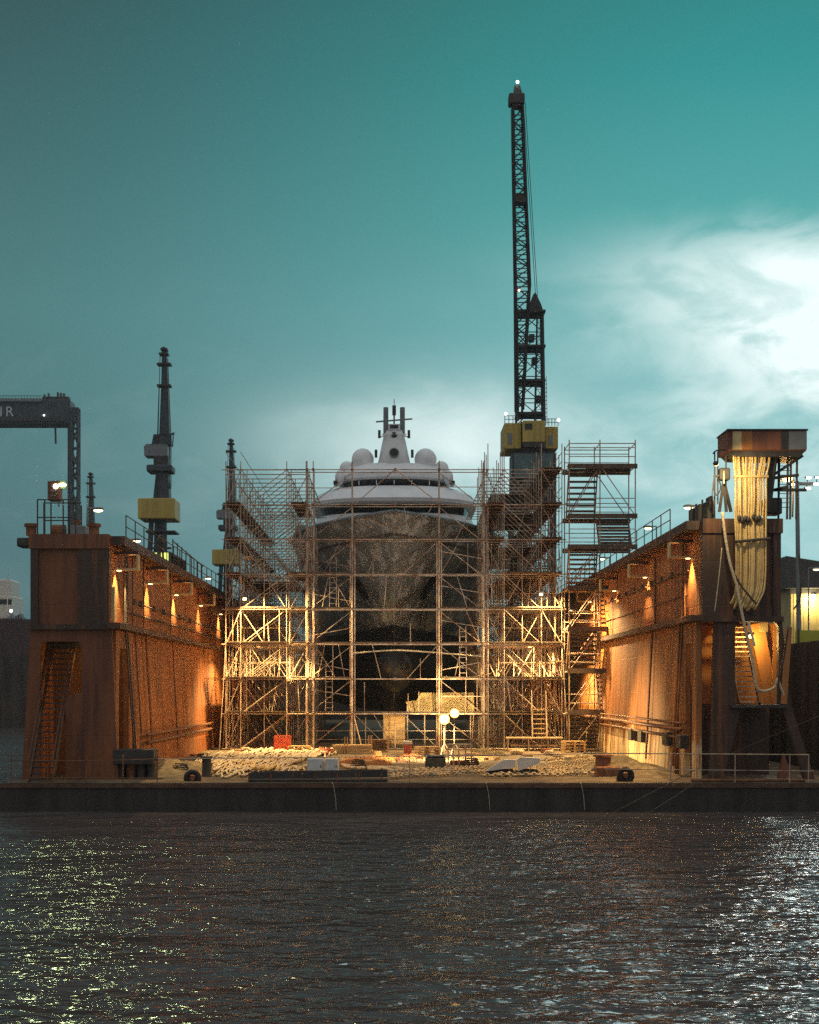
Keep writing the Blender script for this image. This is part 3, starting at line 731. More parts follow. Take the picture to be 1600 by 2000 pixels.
side_scaffold(1, RX, 'tall lattice scaffold along the yacht below the tallest crane', LV[8] + 1.0, [YS + .1 + 1.6 * k for k in range(17)],
              [(RX[0], RX[1], k, YS, 112) for k in (8, 7, 6, 5, 4, 3, 2, 1)] + [(RX[1], RX[2], k, YS, 98) for k in (1, 2, 3, 4, 5)] + [(RX[1], RX[2], k, 94, 110) for k in (5, 6, 7)] + [(RX[2], RX[3], k, 96, 112) for k in (6, 7)] + [(RX[1], RX[2], 8, 100, 112)] + [(RX[2], RX[3], k, YS, 96) for k in (1, 2, 3, 4, 6, 7)])

st2 = thing('scaffold_stair', 'steep pale stair inside the scaffold near the workbench end', 'stair', (X(1065, YS), YS - .9, DK))
stair(st2, X(1038, YS), X(1066, YS), YS - .9, DK + .05, YS - .1, LV[1] + .4, 9, M['plankpale'], M['tube'], rail=True, th=.06)
def scaf_ladder(x, y, z0, label):
    b = MB()
    for dx in (-.2, .2): b.tube((x + dx, y, z0), (x + dx * .9, y + .55, z0 + 2.9), .025, 5)
    for k in range(9): b.tube((x - .2, y + .06 * k, z0 + .2 + .3 * k), (x + .2, y + .06 * k, z0 + .2 + .3 * k), .018, 4)
    tag(b.build('ladder', M['tube'], loc=(x, y, z0)), label, 'ladder')
scaf_ladder(X(642, YS), YS + .3, LV[1] + .15, 'pale ladder on the lowest board level of the front scaffold')
scaf_ladder(X(905, YS), YS + .3, LV[2] + .15, 'pale ladder on the second board level of the front scaffold')
scaf_ladder(X(650, YS), YS + .3, LV[4] + .15, 'pale ladder on the fourth board level of the front scaffold')
# --- stair tower
ty = 86.2; T0, T1, T2 = X(1112, ty), X(1172, ty), X(1241, ty)
tw = Scaf('stair_tower', 'freestanding scaffold stair tower with zigzag flights beside the orange wall', ((T0 + T2) / 2, ty, DK))
levels = [Z(v, ty) for v in (1391, 1310, 1229, 1148, 1068, 1008, 909)]
ztop = Z(866, ty)
for yy in (ty, ty + 2.4):
    for x in (T0, T1, T2): tw.post(x, yy, DK + .02, ztop + .2, .036)
    for i, z in enumerate(levels):
        tw.add('ledger', (T0 - .15, yy, z - .06), (T2 + .1, yy, z - .06), .034)
        for hh in (.5, 1.0): tw.add('guard_rail', (T0, yy, z + hh), (T2, yy, z + hh), .026)
        if i:
            a = levels[i - 1]
            if i in (1, 3, 6):
                tw.add('brace', (T0, yy - .04, a), (T1, yy - .04, z), .03); tw.add('brace', (T2, yy - .04, a), (T1, yy - .04, z), .03)
            elif i in (2, 4): tw.add('brace', (T0, yy - .04, a), (T1, yy - .04, z), .028)
    tw.add('ledger', (T0, yy, DK + .15), (T2, yy, DK + .15), .03)
    tw.add('brace', (T0 + .1, yy - .04, DK + .15), (T1, yy - .04, levels[0]), .034)
    tw.add('guard_rail', (T0, yy, ztop), (T2, yy, ztop), .03)
for x in (T0, T1, T2):
    for z in levels: tw.add('transom', (x, ty - .1, z - .06), (x, ty + 2.5, z - .06), .03)
    tw.add('guard_rail', (x, ty, ztop), (x, ty + 2.4, ztop), .026)
for i, z in enumerate(levels):
    if i == len(levels) - 1: tw.deck(T1 - .6, T2, ty - .05, ty + 2.4, z); tw.deck(T0, T1 - .6, ty - .05, ty + .6, z)
    elif i % 2 == 0: tw.deck(T0, T2, ty - .05, ty + .62, z)
    else: tw.deck(T0, T2, ty + 1.85, ty + 2.45, z)
for z in levels[:-1] + [levels[-1] - .05]:
    for yy in (ty - .12, ty + 2.5): MB().box(T0 - .1, T2 + .1, yy - .03, yy + .03, z - .14, z + .13).build('toe_board', M['plank'], tw.t)
for i in range(len(levels) - 1):
    x0, x1 = ((T1 + .05, T2 - .1) if i % 2 == 0 else (T0 + .05, T1 - .05))
    y0, y1 = ((ty + .6, ty + 2.0) if i % 2 == 0 else (ty + 2.0, ty + .6))
    stair(tw.t, x0, x1, y0, levels[i], y1, levels[i + 1], 9, M['plank'], M['tubedark'], rail=False, th=.11)
# lowest flight
stair(tw.t, T0 + .05, T1 - .05, ty + 2.0, DK + .1, ty + .6, levels[0], 9, M['plank'], M['tubedark'], rail=False, th=.11)
tw.done()
# link scaffold bridging the stair tower and the block behind
# ------------------------------------------------------------------ work lamps shown lit, with added fill lamps and spots
def worklamp(label, loc, power, radius, target, stand_z, size=.18, col=GOLD, mglow='g_flood', spot=None):
    loc = Vector(loc); t = thing('work_lamp', label, 'work lamp', (loc.x, loc.y, stand_z), 'work lamps in the dock')
    d_ = (Vector(target) - loc).normalized()
    if size > .2:
        MB().tube(loc - d_ * .3, loc - d_ * .02, size * .5, 24, size * .95).build('housing', M['black'], t)
        MB().tube(loc - d_ * .02, loc, size * .9, 24).build('reflector', M['g_reflector'], t)
        MB().tube(loc, loc + d_ * .04, size * .7, 24, size * .6).build('lamp_glass', M[mglow], t)
    else:
        MB().bar(loc - d_ * .14, loc - d_ * .015, size * 2.2, size * 1.7).build('housing', M['black'], t)
        MB().bar(loc - d_ * .015, loc, size * 2.0, size * 1.5).build('lamp_glass', M[mglow], t)
    if stand_z < loc.z - .5:
        MB().tube((loc.x, loc.y + .2, stand_z), (loc.x, loc.y + .2, loc.z), .03, 6).build('stand', M['black'], t)
        for a in (0, 2.1, 4.2): MB().tube((loc.x + .5 * math.cos(a), loc.y + .2 + .5 * math.sin(a), stand_z), (loc.x, loc.y + .2, stand_z + .8), .02, 5).build('tripod_leg', M['black'], t)
    if power == 0: return t
    if spot: lamp('SPOT', 'work_light', loc + d_ * .25, power, col, t, radius, loc + d_ * .25 + Vector((spot[0], spot[1], -3)), spot[2], .5)
    else: lamp('POINT', 'work_light', loc + d_ * .2, power, col, t, radius)
    return t
fl = P(868, 1404, 77); worklamp('glaring floodlight on a stand below the bow, wider of the pair', fl, 9500, .14, (fl.x - .5, 40, 3), DK + .02, .3, spot=(-.6, .25, 138))
fl2 = P(888, 1393, 77); worklamp('glaring floodlight on a stand below the bow, upper of the pair', fl2, 0, .12, (fl2.x + 2, 40, 3), DK + .02, .27, spot=(3, -.2, 142))
lamp('SPOT', 'bow_light', fl2 + Vector((0, .6, .3)), 2400, (1, .95, .82), None, .15, (.6, 95, 9.0), 70, .8)  # spot added at the floodlight to brighten the bow
lamp('SPOT', 'sheet_light', fl2 + Vector((.1, .6, .1)), 14000, GOLD, None, .1, P(868, 1372, 90.6), 26, .6)  # another added spot, brightens the hung sheet
lamp('SPOT', 'side_light', fl2 + Vector((.5, .1, .1)), 7000, GOLD, None, .1, (12, 73, 1.9), 62, .8)  # added spot for the foot of the orange wall
wl = P(478, 1170, YS - .3); worklamp('small work lamp clamped high on the scaffold beside the red wall', wl, 5500, .1, (-4, 70, 2), wl.z - .2, .1, spot=(1.8, .6, 140))
wl = P(593, 1290, YS - .3); worklamp('small work lamp on the scaffold near the dark hull side', wl, 3500, .1, (-9, 92, 4), wl.z - .2, .1, spot=(-1, 1, 165))
wl = P(1057, 1161, YS - .3); worklamp('small work lamp clamped on the scaffold beside the stair tower', wl, 9000, .1, (9, 70, 2), wl.z - .2, .1, spot=(.5, .1, 164))

wl = P(1035, 1262, YS + 5); worklamp('small work lamp deep in the scaffold left of the stair tower', wl, 11000, .1, (7, 70, 2), wl.z - .2, .1, spot=(.1, -.2, 152))  # added lamp, brightens the lower scaffold tubes
wl = P(505, 1262, YS + 6); worklamp('small work lamp deep in the scaffold nearest the red wall', wl, 5000, .1, (-7, 70, 2), wl.z - .2, .1, spot=(.1, -.2, 152))  # lamp added to brighten the tubes near the red wall
# ------------------------------------------------------------------ cranes
def lattice(mb, b4, t4, n, r, rb=None):
    b4 = [Vector(p) for p in b4]; t4 = [Vector(p) for p in t4]; rb = rb or r * .55
    for a, b in zip(b4, t4): mb.tube(a, b, r, 6)
    for k in range(n):
        f0, f1 = k / n, (k + 1) / n
        q0 = [a + (b - a) * f0 for a, b in zip(b4, t4)]; q1 = [a + (b - a) * f1 for a, b in zip(b4, t4)]
        for i in range(4):
            j = (i + 1) % 4
            mb.tube(q1[i], q1[j], rb, 4)
            if (k + i) % 2: mb.tube(q0[i], q1[j], rb, 4)
            else: mb.tube(q0[j], q1[i], rb, 4)
    return mb
def rect(u0, u1, v, y, d): return [(X(u0, y), y, Z(v, y)), (X(u1, y), y, Z(v, y)), (X(u1, y), y + d, Z(v, y)), (X(u0, y), y + d, Z(v, y))]
yc = 140
bc = thing('dock_crane', 'tallest dark lattice crane with yellow machinery house and raised jib', 'crane', (X(1042, yc), yc, 11.15))
lattice(MB(), rect(1000, 1084, 1216, yc, 3), rect(1003, 1082, 885, yc, 3), 6, .16, .1).build('tower', M['cranered'], bc)
MB().hexa(rect(1003, 1082, 990, yc + .2, 2.5), rect(1003, 1082, 936, yc + .2, 2.5)).build('tower_cladding', M['mesh'], bc)
cl = MB()
for k in range(22):
    v = 886 + k * 2.1; cl.box(X(1001, yc), X(1083, yc), yc - .12, yc - .02 + (.06 if k % 2 else 0), Z(v + 2.1, yc), Z(v, yc))
cl.build('louvre_cladding', M['teal'], bc)
MB().box(X(1000, yc), X(1084, yc), yc, yc + 3, Z(932, yc), Z(886, yc)).build('tower_head', M['teal'], bc)
MB().tube((X(1040, yc), yc + 1.5, Z(886, yc)), (X(1040, yc), yc + 1.5, Z(874, yc)), 1.35, 20).build('slewing_ring', M['black'], bc)
for u0, u1, v0, v1, yo, dp in ((985, 1018, 876, 826, 0, 5), (1020, 1063, 866, 824, -.8, 5.5), (1066, 1091, 875, 832, .3, 4)):
    MB().box(X(u0, yc), X(u1, yc), yc + yo, yc + yo + dp, Z(v0, yc), Z(v1, yc), .06).build('machinery_house', M['yellow'], bc)
for u, v0, v1 in ((992, 868, 846), (1072, 868, 850)):
    MB().box(X(u, yc), X(u + 8, yc), yc - .05 + (.3 if u > 1060 else 0), yc + (.3 if u > 1060 else 0) - .002, Z(v0, yc), Z(v1, yc)).build('door', M['grey'], bc)
for u, yo in ((1004, 0), (1012, 0), (1030, -.8), (1042, -.8), (1054, -.8), (1080, .3)):
    MB().box(X(u, yc), X(u + .9, yc), yc + yo - .05, yc + yo - .002, Z(864 if yo < 0 else 874, yc), Z(828 if yo < 0 else 836, yc)).build('stiffener', M['yellow'], bc)
MB().box(X(1024, yc), X(1038, yc), yc - .86, yc - .802, Z(842, yc), Z(830, yc)).build('cab_window', M['glass'], bc)
MB().box(X(1018, yc), X(1066, yc), yc + .4, yc + 4, Z(876, yc), Z(822, yc)).build('house_core', M['black'], bc)
MB().box(X(1020, yc), X(1064, yc), yc - .9, yc - .8 + .01, Z(876, yc), Z(866, yc)).build('skirt', M['black'], bc)
for u0, u1, vv in ((986, 1018, 826), (1066, 1090, 832)):
    rl = MB()
    for k in range(5):
        u = u0 + (u1 - u0) * k / 4; rl.tube((X(u, yc), yc, Z(vv, yc)), (X(u, yc), yc, Z(vv - 14, yc)), .035, 5)
    for dv in (14, 7): rl.tube((X(u0, yc), yc, Z(vv - dv, yc)), (X(u1, yc), yc, Z(vv - dv, yc)), .03, 5)
    rl.build('handrail', M['black'], bc)
# mast / A-frame
lattice(MB(), rect(1012, 1064, 822, yc, 2.2), rect(1010, 1060, 605, yc, 1.6), 5, .12, .055).build('mast', M['crane'], bc)
lattice(MB(), rect(1046, 1062, 822, yc - .5, 1), rect(1050, 1060, 605, yc - .3, .6), 10, .06, .03).build('back_stay_frame', M['cranered'], bc)
for v in (806, 742, 675, 607):
    MB().box(X(1009, yc), X(1065, yc), yc - .5, yc + 2.4, Z(v + 4, yc), Z(v, yc)).build('platform', M['black'], bc)
for v, u in ((700, 1046), (655, 1040), (775, 1052)):
    MB().box(X(u - 6, yc), X(u + 5, yc), yc + .2, yc + 1.2, Z(v + 9, yc), Z(v - 4, yc), .05).build('winch', M['black'], bc)
hd = MB(); hd.prism([(X(1030, yc), Z(606, yc)), (X(1061, yc), Z(606, yc)), (X(1058, yc), Z(596, yc)), (X(1046, yc), Z(570, yc)), (X(1041, yc), Z(576, yc))], yc, yc + .25); hd.build('apex_plate', M['cranered'], bc)
hd = MB(); hd.prism([(X(1030, yc), Z(606, yc)), (X(1061, yc), Z(606, yc)), (X(1046, yc), Z(570, yc))], yc + 1.2, yc + 1.4); hd.build('apex_plate', M['cranered'], bc)
# jib
yj = yc - 1.6
lattice(MB(), rect(1009, 1022, 800, yj, 1.2), rect(1008, 1035, 560, yj - 5, 1.5), 11, .12, .06).build('jib', M['cranered'], bc)
lattice(MB(), rect(1008, 1036, 560, yj - 5, 1.5), rect(1003, 1021, 205, yj - 12, 1), 19, .11, .055).build('jib', M['cranered'], bc)
yt_ = yj - 12
MB().box(X(1008, yj - 8.4), X(1027, yj - 8.4), yj - 8.6, yj - 7.4, Z(396, yj - 8.4), Z(380, yj - 8.4)).build('jib_splice', M['black'], bc)
MB().box(X(994, yt_), X(1025, yt_), yt_ - .2, yt_ + 1, Z(203, yt_), Z(182, yt_), .12).build('jib_head', M['black'], bc)
MB().loft([rect(1001, 1020, 205, yt_, 1), rect(1003, 1020, 182, yt_, 1), rect(1005, 1016, 166, yt_ + .2, .6)]).build('jib_nose', M['black'], bc)
MB().ball(P(1011, 160, yt_), .12, seg=12).build('beacon', M['g_white'], bc)
MB().ball(P(1014, 567, yj - 5.2), .1, seg=10).build('beacon', M['g_red'], bc)
for u, v in ((988, 808), (1091, 820)): MB().ball(P(u, v, yc - .2), .13, seg=10).build('flood_lamp', M['g_white'], bc)
for (a, b) in (((1046, 574), (1023, 205)), ((1050, 578), (1026, 200))):
    MB().tube(P(*a, yc + .6), P(*b, yt_), .035, 4).build('hoist_rope', M['black'], bc)
for du in (0, 5): MB().tube(P(1000 + du * 0 - 2 + du, 205, yt_), P(1007 + du * .2, 800, yj), .03, 4).build('hoist_rope', M['black'], bc)
ld = MB()
for k in range(10): ld.tube(P(1064, 822 - k * 8, yc - .1), P(1069, 822 - k * 8, yc - .1), .03, 4)
ld.tube(P(1069, 830, yc - .1), P(1067, 735, yc - .1), .03, 4); ld.build('ladder', M['black'], bc)

yk = 150
def level_crane():
    t = thing('level_crane', 'dark blue harbour crane with a yellow counterweight box right behind the red wall', 'crane', (X(305, yk), yk, 2), 'slim cranes with yellow boxes')
    def q(u0, u1, v, d, yo=0): return [(X(u0, yk), yk + yo, Z(v, yk)), (X(u1, yk), yk + yo, Z(v, yk)), (X(u1, yk), yk + yo + d, Z(v, yk)), (X(u0, yk), yk + yo + d, Z(v, yk))]
    vb = V0 + (EYE - 2) * F / yk
    for a, b in ((278, 296), (334, 320)):
        for yo in (0, 3): MB().bar(P(a, vb, yk + yo), P(b, 1016, yk + yo * .6 + .6), .42, .5).build('portal_leg', M['crane'], t)
    MB().loft([q(298, 321, 1100, 1.5, .6), q(300, 320, 1016, 1.5, .6)]).build('pedestal', M['crane'], t)
    MB().box(X(284, yk), X(342, yk), yk, yk + 3, Z(1039, yk), Z(1036, yk)).build('walkway', M['black'], t)
    MB().box(X(287, yk), X(334, yk), yk + .2, yk + .5, Z(1072, yk), Z(1068, yk)).build('cross_beam', M['crane'], t)
    MB().box(X(271, yk), X(343, yk), yk - .6, yk + 3.4, Z(1014, yk), Z(974, yk), .1).build('counterweight_box', M['yellow'], t)
    for u in (289, 307, 325): MB().box(X(u, yk), X(u + 1, yk), yk - .66, yk - .602, Z(1012, yk), Z(977, yk)).build('stiffener', M['yellow'], t)
    for k in range(13): MB().box(X(303 + k * .15, yk), X(309, yk), yk - .12, yk - .06, Z(972 - k * 4, yk), Z(971 - k * 4, yk)).build('ladder_rung', M['black'], t)
    MB().loft([q(299, 331, 975, 1.8), q(305, 327, 920, 1.3)]).build('column', M['crane'], t)
    MB().box(X(287, yk), X(337, yk), yk - .4, yk + 2, Z(922, yk), Z(908, yk), .15).build('collar', M['crane'], t)
    MB().box(X(300, yk), X(328, yk), yk, yk + 1.4, Z(908, yk), Z(890, yk)).build('turntable', M['cranered'], t)
    MB().loft([q(282, 327, 890, 2), q(281, 327, 872, 2), q(286, 327, 867, 2)]).build('machinery_cabin', M['grey'], t)
    MB().loft([q(296, 332, 868, 1.5), q(300, 332, 848, 1.2)]).build('cab', M['crane'], t)
    MB().box(X(300, yk), X(312, yk), yk - .02, yk, Z(864, yk), Z(852, yk)).build('cab_window', M['glass'], t)
    MB().loft([q(311, 331, 850, 1.2), q(315, 328, 750, .9), q(316.5, 325, 690, .5), q(317, 322, 677, .3)]).build('jib', M['crane'], t)
    for v, a, b, yo in ((752, 307, 334, 0), (710, 307, 334, 0), (690, 311, 329, 0), (681, 314, 327, 0)):
        MB().box(X(a, yk), X(b, yk), yk + yo - .2, yk + yo + .8, Z(v + 3, yk), Z(v - 1, yk)).build('jib_platform', M['black'], t)
    for a, b in (((309, 850), (313, 690)), ((307, 868), (311, 752)), ((334, 850), (328, 700))):
        MB().tube(P(*a, yk), P(*b, yk - .4), .04, 4).build('luffing_rope', M['black'], t)
    for u in (331, 334): MB().tube(P(u, 955, yk + .3), P(u, 850, yk + .3), .05, 5).build('cable_guide', M['black'], t)
    MB().bar(P(325, 852, yk), P(341, 846, yk), .18).build('arm', M['crane'], t)
    MB().bar(P(337, 873, yk), P(339, 848, yk), .1).build('arm_stay', M['crane'], t)
    return t
lc = level_crane()
for u, yy, lb in ((437, 205, 'dark blue harbour crane with a yellow box close to the lattice scaffold'), (167, 237, 'distant slim crane tip between the gantry leg and lamp post')):
    c = copy_tree(lc); c.location = (X(u - (3 if u == 437 else 0), yy) + (.4 if u == 437 else 0), yy, 2); c['label'] = lb

yg = 300
gc = thing('gantry_crane', 'dark gantry crane beam with pale capital letters on its side', 'gantry crane', (X(135, yg), yg, 2))
MB().box(X(-760, yg), X(137, yg), yg, yg + 5, Z(828, yg), Z(780, yg), .2).build('beam', M['crane'], gc)
MB().box(X(-760, yg), X(128, yg), yg - .4, yg, Z(823, yg), Z(815, yg)).build('beam_flange', M['black'], gc)
MB().box(X(-760, yg), X(82, yg), yg - .6, yg - .2, Z(785, yg), Z(779, yg)).build('cable_tray', M['grey'], gc)
MB().box(X(130, yg), X(137, yg), yg + 1, yg + 3, 2, Z(828, yg)).build('leg', M['crane'], gc)
MB().box(X(-720, yg), X(-690, yg), yg + 1, yg + 4, 2, Z(828, yg)).build('leg', M['crane'], gc)
lattice(MB(), rect(140, 152, 1380, yg, 1.5), rect(139, 152, 797, yg, 1.5), 15, .28, .2).build('leg', M['crane'], gc)
MB().box(X(137, yg), X(152, yg), yg, yg + 2, Z(812, yg), Z(797, yg)).build('leg_head', M['crane'], gc)
for u in (84, 92, 110, 116, 122): MB().box(X(u, yg), X(u + 3, yg), yg + .5, yg + 1.5, Z(780, yg), Z(765 + (u % 5), yg)).build('winch_post', M['black'], gc)
MB().box(X(82, yg), X(134, yg), yg + .2, yg + 2, Z(780, yg), Z(774, yg)).build('trolley', M['black'], gc)
rl = MB()
for k in range(24): rl.tube((X(-60 + k * 6, yg), yg, Z(780, yg)), (X(-60 + k * 6, yg), yg, Z(773, yg)), .06, 4)
rl.tube((X(-60, yg), yg, Z(773, yg)), (X(82, yg), yg, Z(773, yg)), .06, 4); rl.build('handrail', M['black'], gc)
MB().tube((X(106, yg), yg + 1, Z(828, yg)), (X(107, yg), yg + 1, Z(865, yg)), .2, 6).build('hook_rope', M['black'], gc)
MB().ball(P(86, 811, yg - .2), .16, seg=8).build('beam_light', M['g_white'], gc)
cu = bpy.data.curves.new('letters', 'FONT'); cu.body = 'IR'; cu.size = 2.75; cu.extrude = .03; cu.space_character = 1.35
to = bpy.data.objects.new('letters', cu); COL.objects.link(to)
bpy.context.view_layer.update()
me = bpy.data.meshes.new_from_object(to.evaluated_get(bpy.context.evaluated_depsgraph_get()))
COL.objects.unlink(to); bpy.data.objects.remove(to)
me.materials.clear(); me.materials.append(M['bluegrey'])
lo = bpy.data.objects.new('lettering', me); COL.objects.link(lo); lo.parent = gc; lo.rotation_euler = (PI / 2, 0, 0)
lo.location = Vector((X(-1, yg), yg - .06, Z(813, yg))) - gc.location

# ------------------------------------------------------------------ lamp posts on the walls
def post_lamp(u, v, y, zbase, label, col=(1, .8, .45), arm=1, power=60, mg='g_cap', group='lamp posts on the dock walls', s=1.):
    h = P(u, v, y); t = thing('lamp_post', label, 'lamp post', (h.x - arm * .45 * s, y, zbase), group)
    MB().tube((h.x - arm * .45 * s, y, zbase), (h.x - arm * .45 * s, y, h.z + .1), .045 * s, 7, .035 * s).build('pole', M['grey'], t)
    MB().tube((h.x - arm * .45 * s, y, h.z + .1), (h.x, y, h.z + .1), .03 * s, 6).build('arm', M['grey'], t)
    MB().ball((h.x, y, h.z + .07), .24 * s, 1, .6, .35, 12).build('hood', M['grey'], t, smooth=True)
    MB().ball((h.x, y, h.z), .2 * s, 1, .6, .35, 12).build('lamp_glass', M[mg], t, smooth=True)
    if power > 85: lamp('SPOT', 'lamp_light', (h.x, y, h.z - .1), power, col, t, .12, (h.x, y + .2, 0), 110, .6)
    return t
GY = (.78, 1, .38)
post_lamp(192, 997, 64, 10.58, 'lamp post just behind the inner corner of the red wall top', power=80)
post_lamp(267, 1057, 76, 10.58, 'low lamp post on the red wall near the railing hoop', power=80)
post_lamp(407, 1130, 102, 10.58, 'farthest lamp post on the red wall, near the scaffold', power=80)
post_lamp(1345, 992, 66, 11.18, 'lamp post on the orange wall nearest the hoses', power=80, arm=-1)
post_lamp(1265, 1032, 78, 11.18, 'lamp post on the orange wall nearest the stair tower', power=80, arm=-1)
post_lamp(1177, 1092, 98, 11.18, 'small lamp post on the orange wall seen through the stair tower', power=60, arm=-1)
gl = thing('floodlight', 'bright greenish floodlight above the control box on the red wall', 'floodlight', P(120, 985, 60.5))
MB().tube(P(115, 990, 60.5), P(115, 950, 60.5), .03, 6).build('pole', M['grey'], gl)
MB().ball(P(122, 947, 60.3), .15, 1.1, .6, .5, 12).build('lamp_glass', M['g_green'], gl, smooth=True)
MB().ball(P(109, 950, 60.3), .1, seg=12).build('lamp_glass', M['g_white'], gl, smooth=True)
MB().box(*sorted((X(104, 60.6), X(131, 60.6))), 60.42, 60.55, Z(956, 60.6), Z(940, 60.6)).build('housing', M['grey'], gl)
lamp('SPOT', 'flood_light', P(118, 948, 59.4), 2000, (.82, 1, .45), gl, .6, (-7.5, 26, 0), 62, .8)

# deckhouse with lit windows on the left wing
dh = thing('wall_cabin', 'small lit cabin with railed roof at the foot of the yellow box crane', 'cabin', (-11.9, 76, 10.58))
MB().box(-12.9, -11.0, 75.5, 81, 10.58, 11.35, .03).build('body', M['crane'], dh)
for k in range(3): MB().box(-12.35 + k * .45, -12.0 + k * .45, 75.47, 75.5, 10.75, 11.28).build('window', M['g_win'], dh)
for k in range(5): MB().box(-11.0, -10.97, 75.8 + k, 76.5 + k, 10.8, 11.2).build('window', M['glass'], dh)
hr = MB()
for k in range(8): hr.tube((-10.95, 76 + k * 1.6, 10.58), (-10.95, 76 + k * 1.6, 12.0 - .05 * k), .03, 5)
hr.tube((-10.95, 76, 11.9), (-10.95, 88, 11.6), .03, 5); hr.build('handrail', M['black'], dh)
hp = MB(); hp.path([(-10.7, 69.6, 10.58), (-10.7, 69.7, 11.3), (-10.7, 70.2, 11.6), (-10.7, 70.8, 11.3), (-10.7, 71.2, 10.58)], .05, 6)
tag(hp.build('ladder_hoop', M['black'], loc=(-10.7, 70.2, 10.58)), 'black ladder hoop rising from the walkway of the red wall', 'ladder hoop')

# ------------------------------------------------------------------ hose tower on the right wing
yh = 59.3
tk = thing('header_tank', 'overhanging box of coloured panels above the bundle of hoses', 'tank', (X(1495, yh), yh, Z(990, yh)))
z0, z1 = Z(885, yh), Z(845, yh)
for u0, u1, mm in ((1428, 1445, 'creampanel'), (1445, 1466, 'orangepanel'), (1466, 1522, 'brownpanel'), (1522, 1537, 'black'), (1537, 1572, 'grey')):  # lamplight on the left end is put into the cream and orange panels
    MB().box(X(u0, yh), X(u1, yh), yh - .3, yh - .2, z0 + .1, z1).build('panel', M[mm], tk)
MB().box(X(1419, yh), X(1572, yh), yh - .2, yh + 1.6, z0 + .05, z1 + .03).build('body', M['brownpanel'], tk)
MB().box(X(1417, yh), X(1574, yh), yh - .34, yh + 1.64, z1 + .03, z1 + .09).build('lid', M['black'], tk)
MB().prism([(X(1424, yh), z0 + .05), (X(1570, yh), z0 + .05), (X(1560, yh), z0 - .18), (X(1434, yh), z0 - .14)], yh - .22, yh + 1.5).build('soffit', M['black'], tk)
for u, dx in ((1547, 0), (1553, 0), (1565, 0), (1530, 0)):
    MB().tube((X(u, yh), yh + .6, z0), (X(u - 2, yh), yh + .6, 11.2), .045, 6).build('support_post', M['black'], tk)
for a, b in (((1568, 890), (1510, 928)), ((1520, 890), (1506, 925)), ((1500, 960), (1540, 950)), ((1500, 935), (1560, 928)), ((1500, 957), (1575, 957))):
    MB().bar(P(*a, yh + .5), P(*b, yh + .5), .11).build('strut', M['black'], tk)
MB().loft([[P(1497, 885, yh + .3), P(1520, 885, yh + .3), P(1520, 885, yh + .9), P(1497, 885, yh + .9)], [P(1497, 1000, yh + .3), P(1506, 1000, yh + .3), P(1506, 1000, yh + .9), P(1497, 1000, yh + .9)]]).build('column', M['black'], tk)
MB().box(X(1505, yh), X(1536, yh), yh + .6, yh + 1.5, Z(1000, yh), Z(968, yh), .05).build('pump_box', M['black'], tk)
ladd = MB()
for u in (1520, 1544): ladd.tube(P(u, 890, yh + 1.2), P(u, 1000, yh + 1.2), .025, 5)
for k in range(12): ladd.tube(P(1520, 892 + k * 9, yh + 1.2), P(1544, 892 + k * 9, yh + 1.2), .018, 4)
ladd.build('ladder', M['black'], tk)
# davit basket left of the hoses
dv = thing('davit', 'small black railed platform with valves at the hose top', 'platform', P(1410, 985, yh))
for u in (1396, 1402, 1418): MB().tube(P(u, 985, yh + .3), P(u, 882, yh + .3), .03, 5).build('post', M['black'], dv)
MB().path([P(1393, 886, yh), P(1400, 880, yh - .2), P(1420, 879, yh + .2)], .03, 5).build('rail', M['black'], dv)
MB().tube(P(1394, 930, yh), P(1424, 928, yh), .04, 5).build('rail', M['black'], dv)
MB().box(X(1405, yh), X(1426, yh), yh - .1, yh + .3, Z(938, yh), Z(914, yh), .06).build('valve_block', M['black'], dv)
MB().tube(P(1414, 945, yh - .15), P(1414, 920, yh - .15), .035, 8).build('valve_stem', M['tube'], dv)
for u in (1405, 1419, 1428): MB().bar(P(1414, 940, yh + .1), P(u, 1000, yh + .2), .1).build('leg', M['black'], dv)
MB().path([P(1396, 930, yh), P(1393, 950, yh), P(1400, 968, yh), P(1408, 950, yh), P(1400, 930, yh)], .025, 5).build('loop_cable', M['black'], dv)
MB().path([P(1396, 935, yh), P(1391, 965, yh), P(1396, 990, yh)], .02, 5).build('loop_cable', M['black'], dv)
# hoses
hb_ = thing('hose_bundle', 'thick curtain of cream hoses tied with black bands on the black wall front', 'hoses', (X(1465, yh), yh, Z(1185, yh)))
NH = 21
for k in range(NH):
    f = k / (NH - 1); ph = random.uniform(-1, 1)
    y0 = YW - .38 - random.uniform(0, .16)
    ut = 1432 + 70 * f + random.uniform(-2.5, 2.5); um = 1436 + 60 * f + random.uniform(-2, 2)
    ub = 1438 + 58 * f; end_u = 1432 + 60 * f * .85; ve = 1172 + random.uniform(-6, 10) + (8 if f > .3 else 0)
    pts = [P(ut, 878, y0 + .05), P(ut + ph, 900, y0), P(um, 932, y0 - .02), P(um + ph, 975, y0 - .05), P(um + random.uniform(-2, 2), 1010, y0), P(ub, 1056, y0 - .02), P(ub + ph, 1110, y0), P(ub - 1 - 2 * f, 1150, y0), P(ub - 5 - 5 * f, 1168, y0), P(ub - 12 - 9 * f, ve + 8, y0 + .05)]
    MB().path(pts, random.choice((.03, .036, .04, .045)), 6, 3).build('hose', M['hose'], hb_, smooth=True)
MB().box(X(1434, yh), X(1500, yh), YW - .6, YW - .3, Z(933, yh), Z(929, yh)).build('tie_band', M['hose'], hb_)
MB().tube(P(1436, 1058, YW - .62), P(1504, 1052, YW - .62), .06, 8).build('clamp_bar', M['black'], hb_)
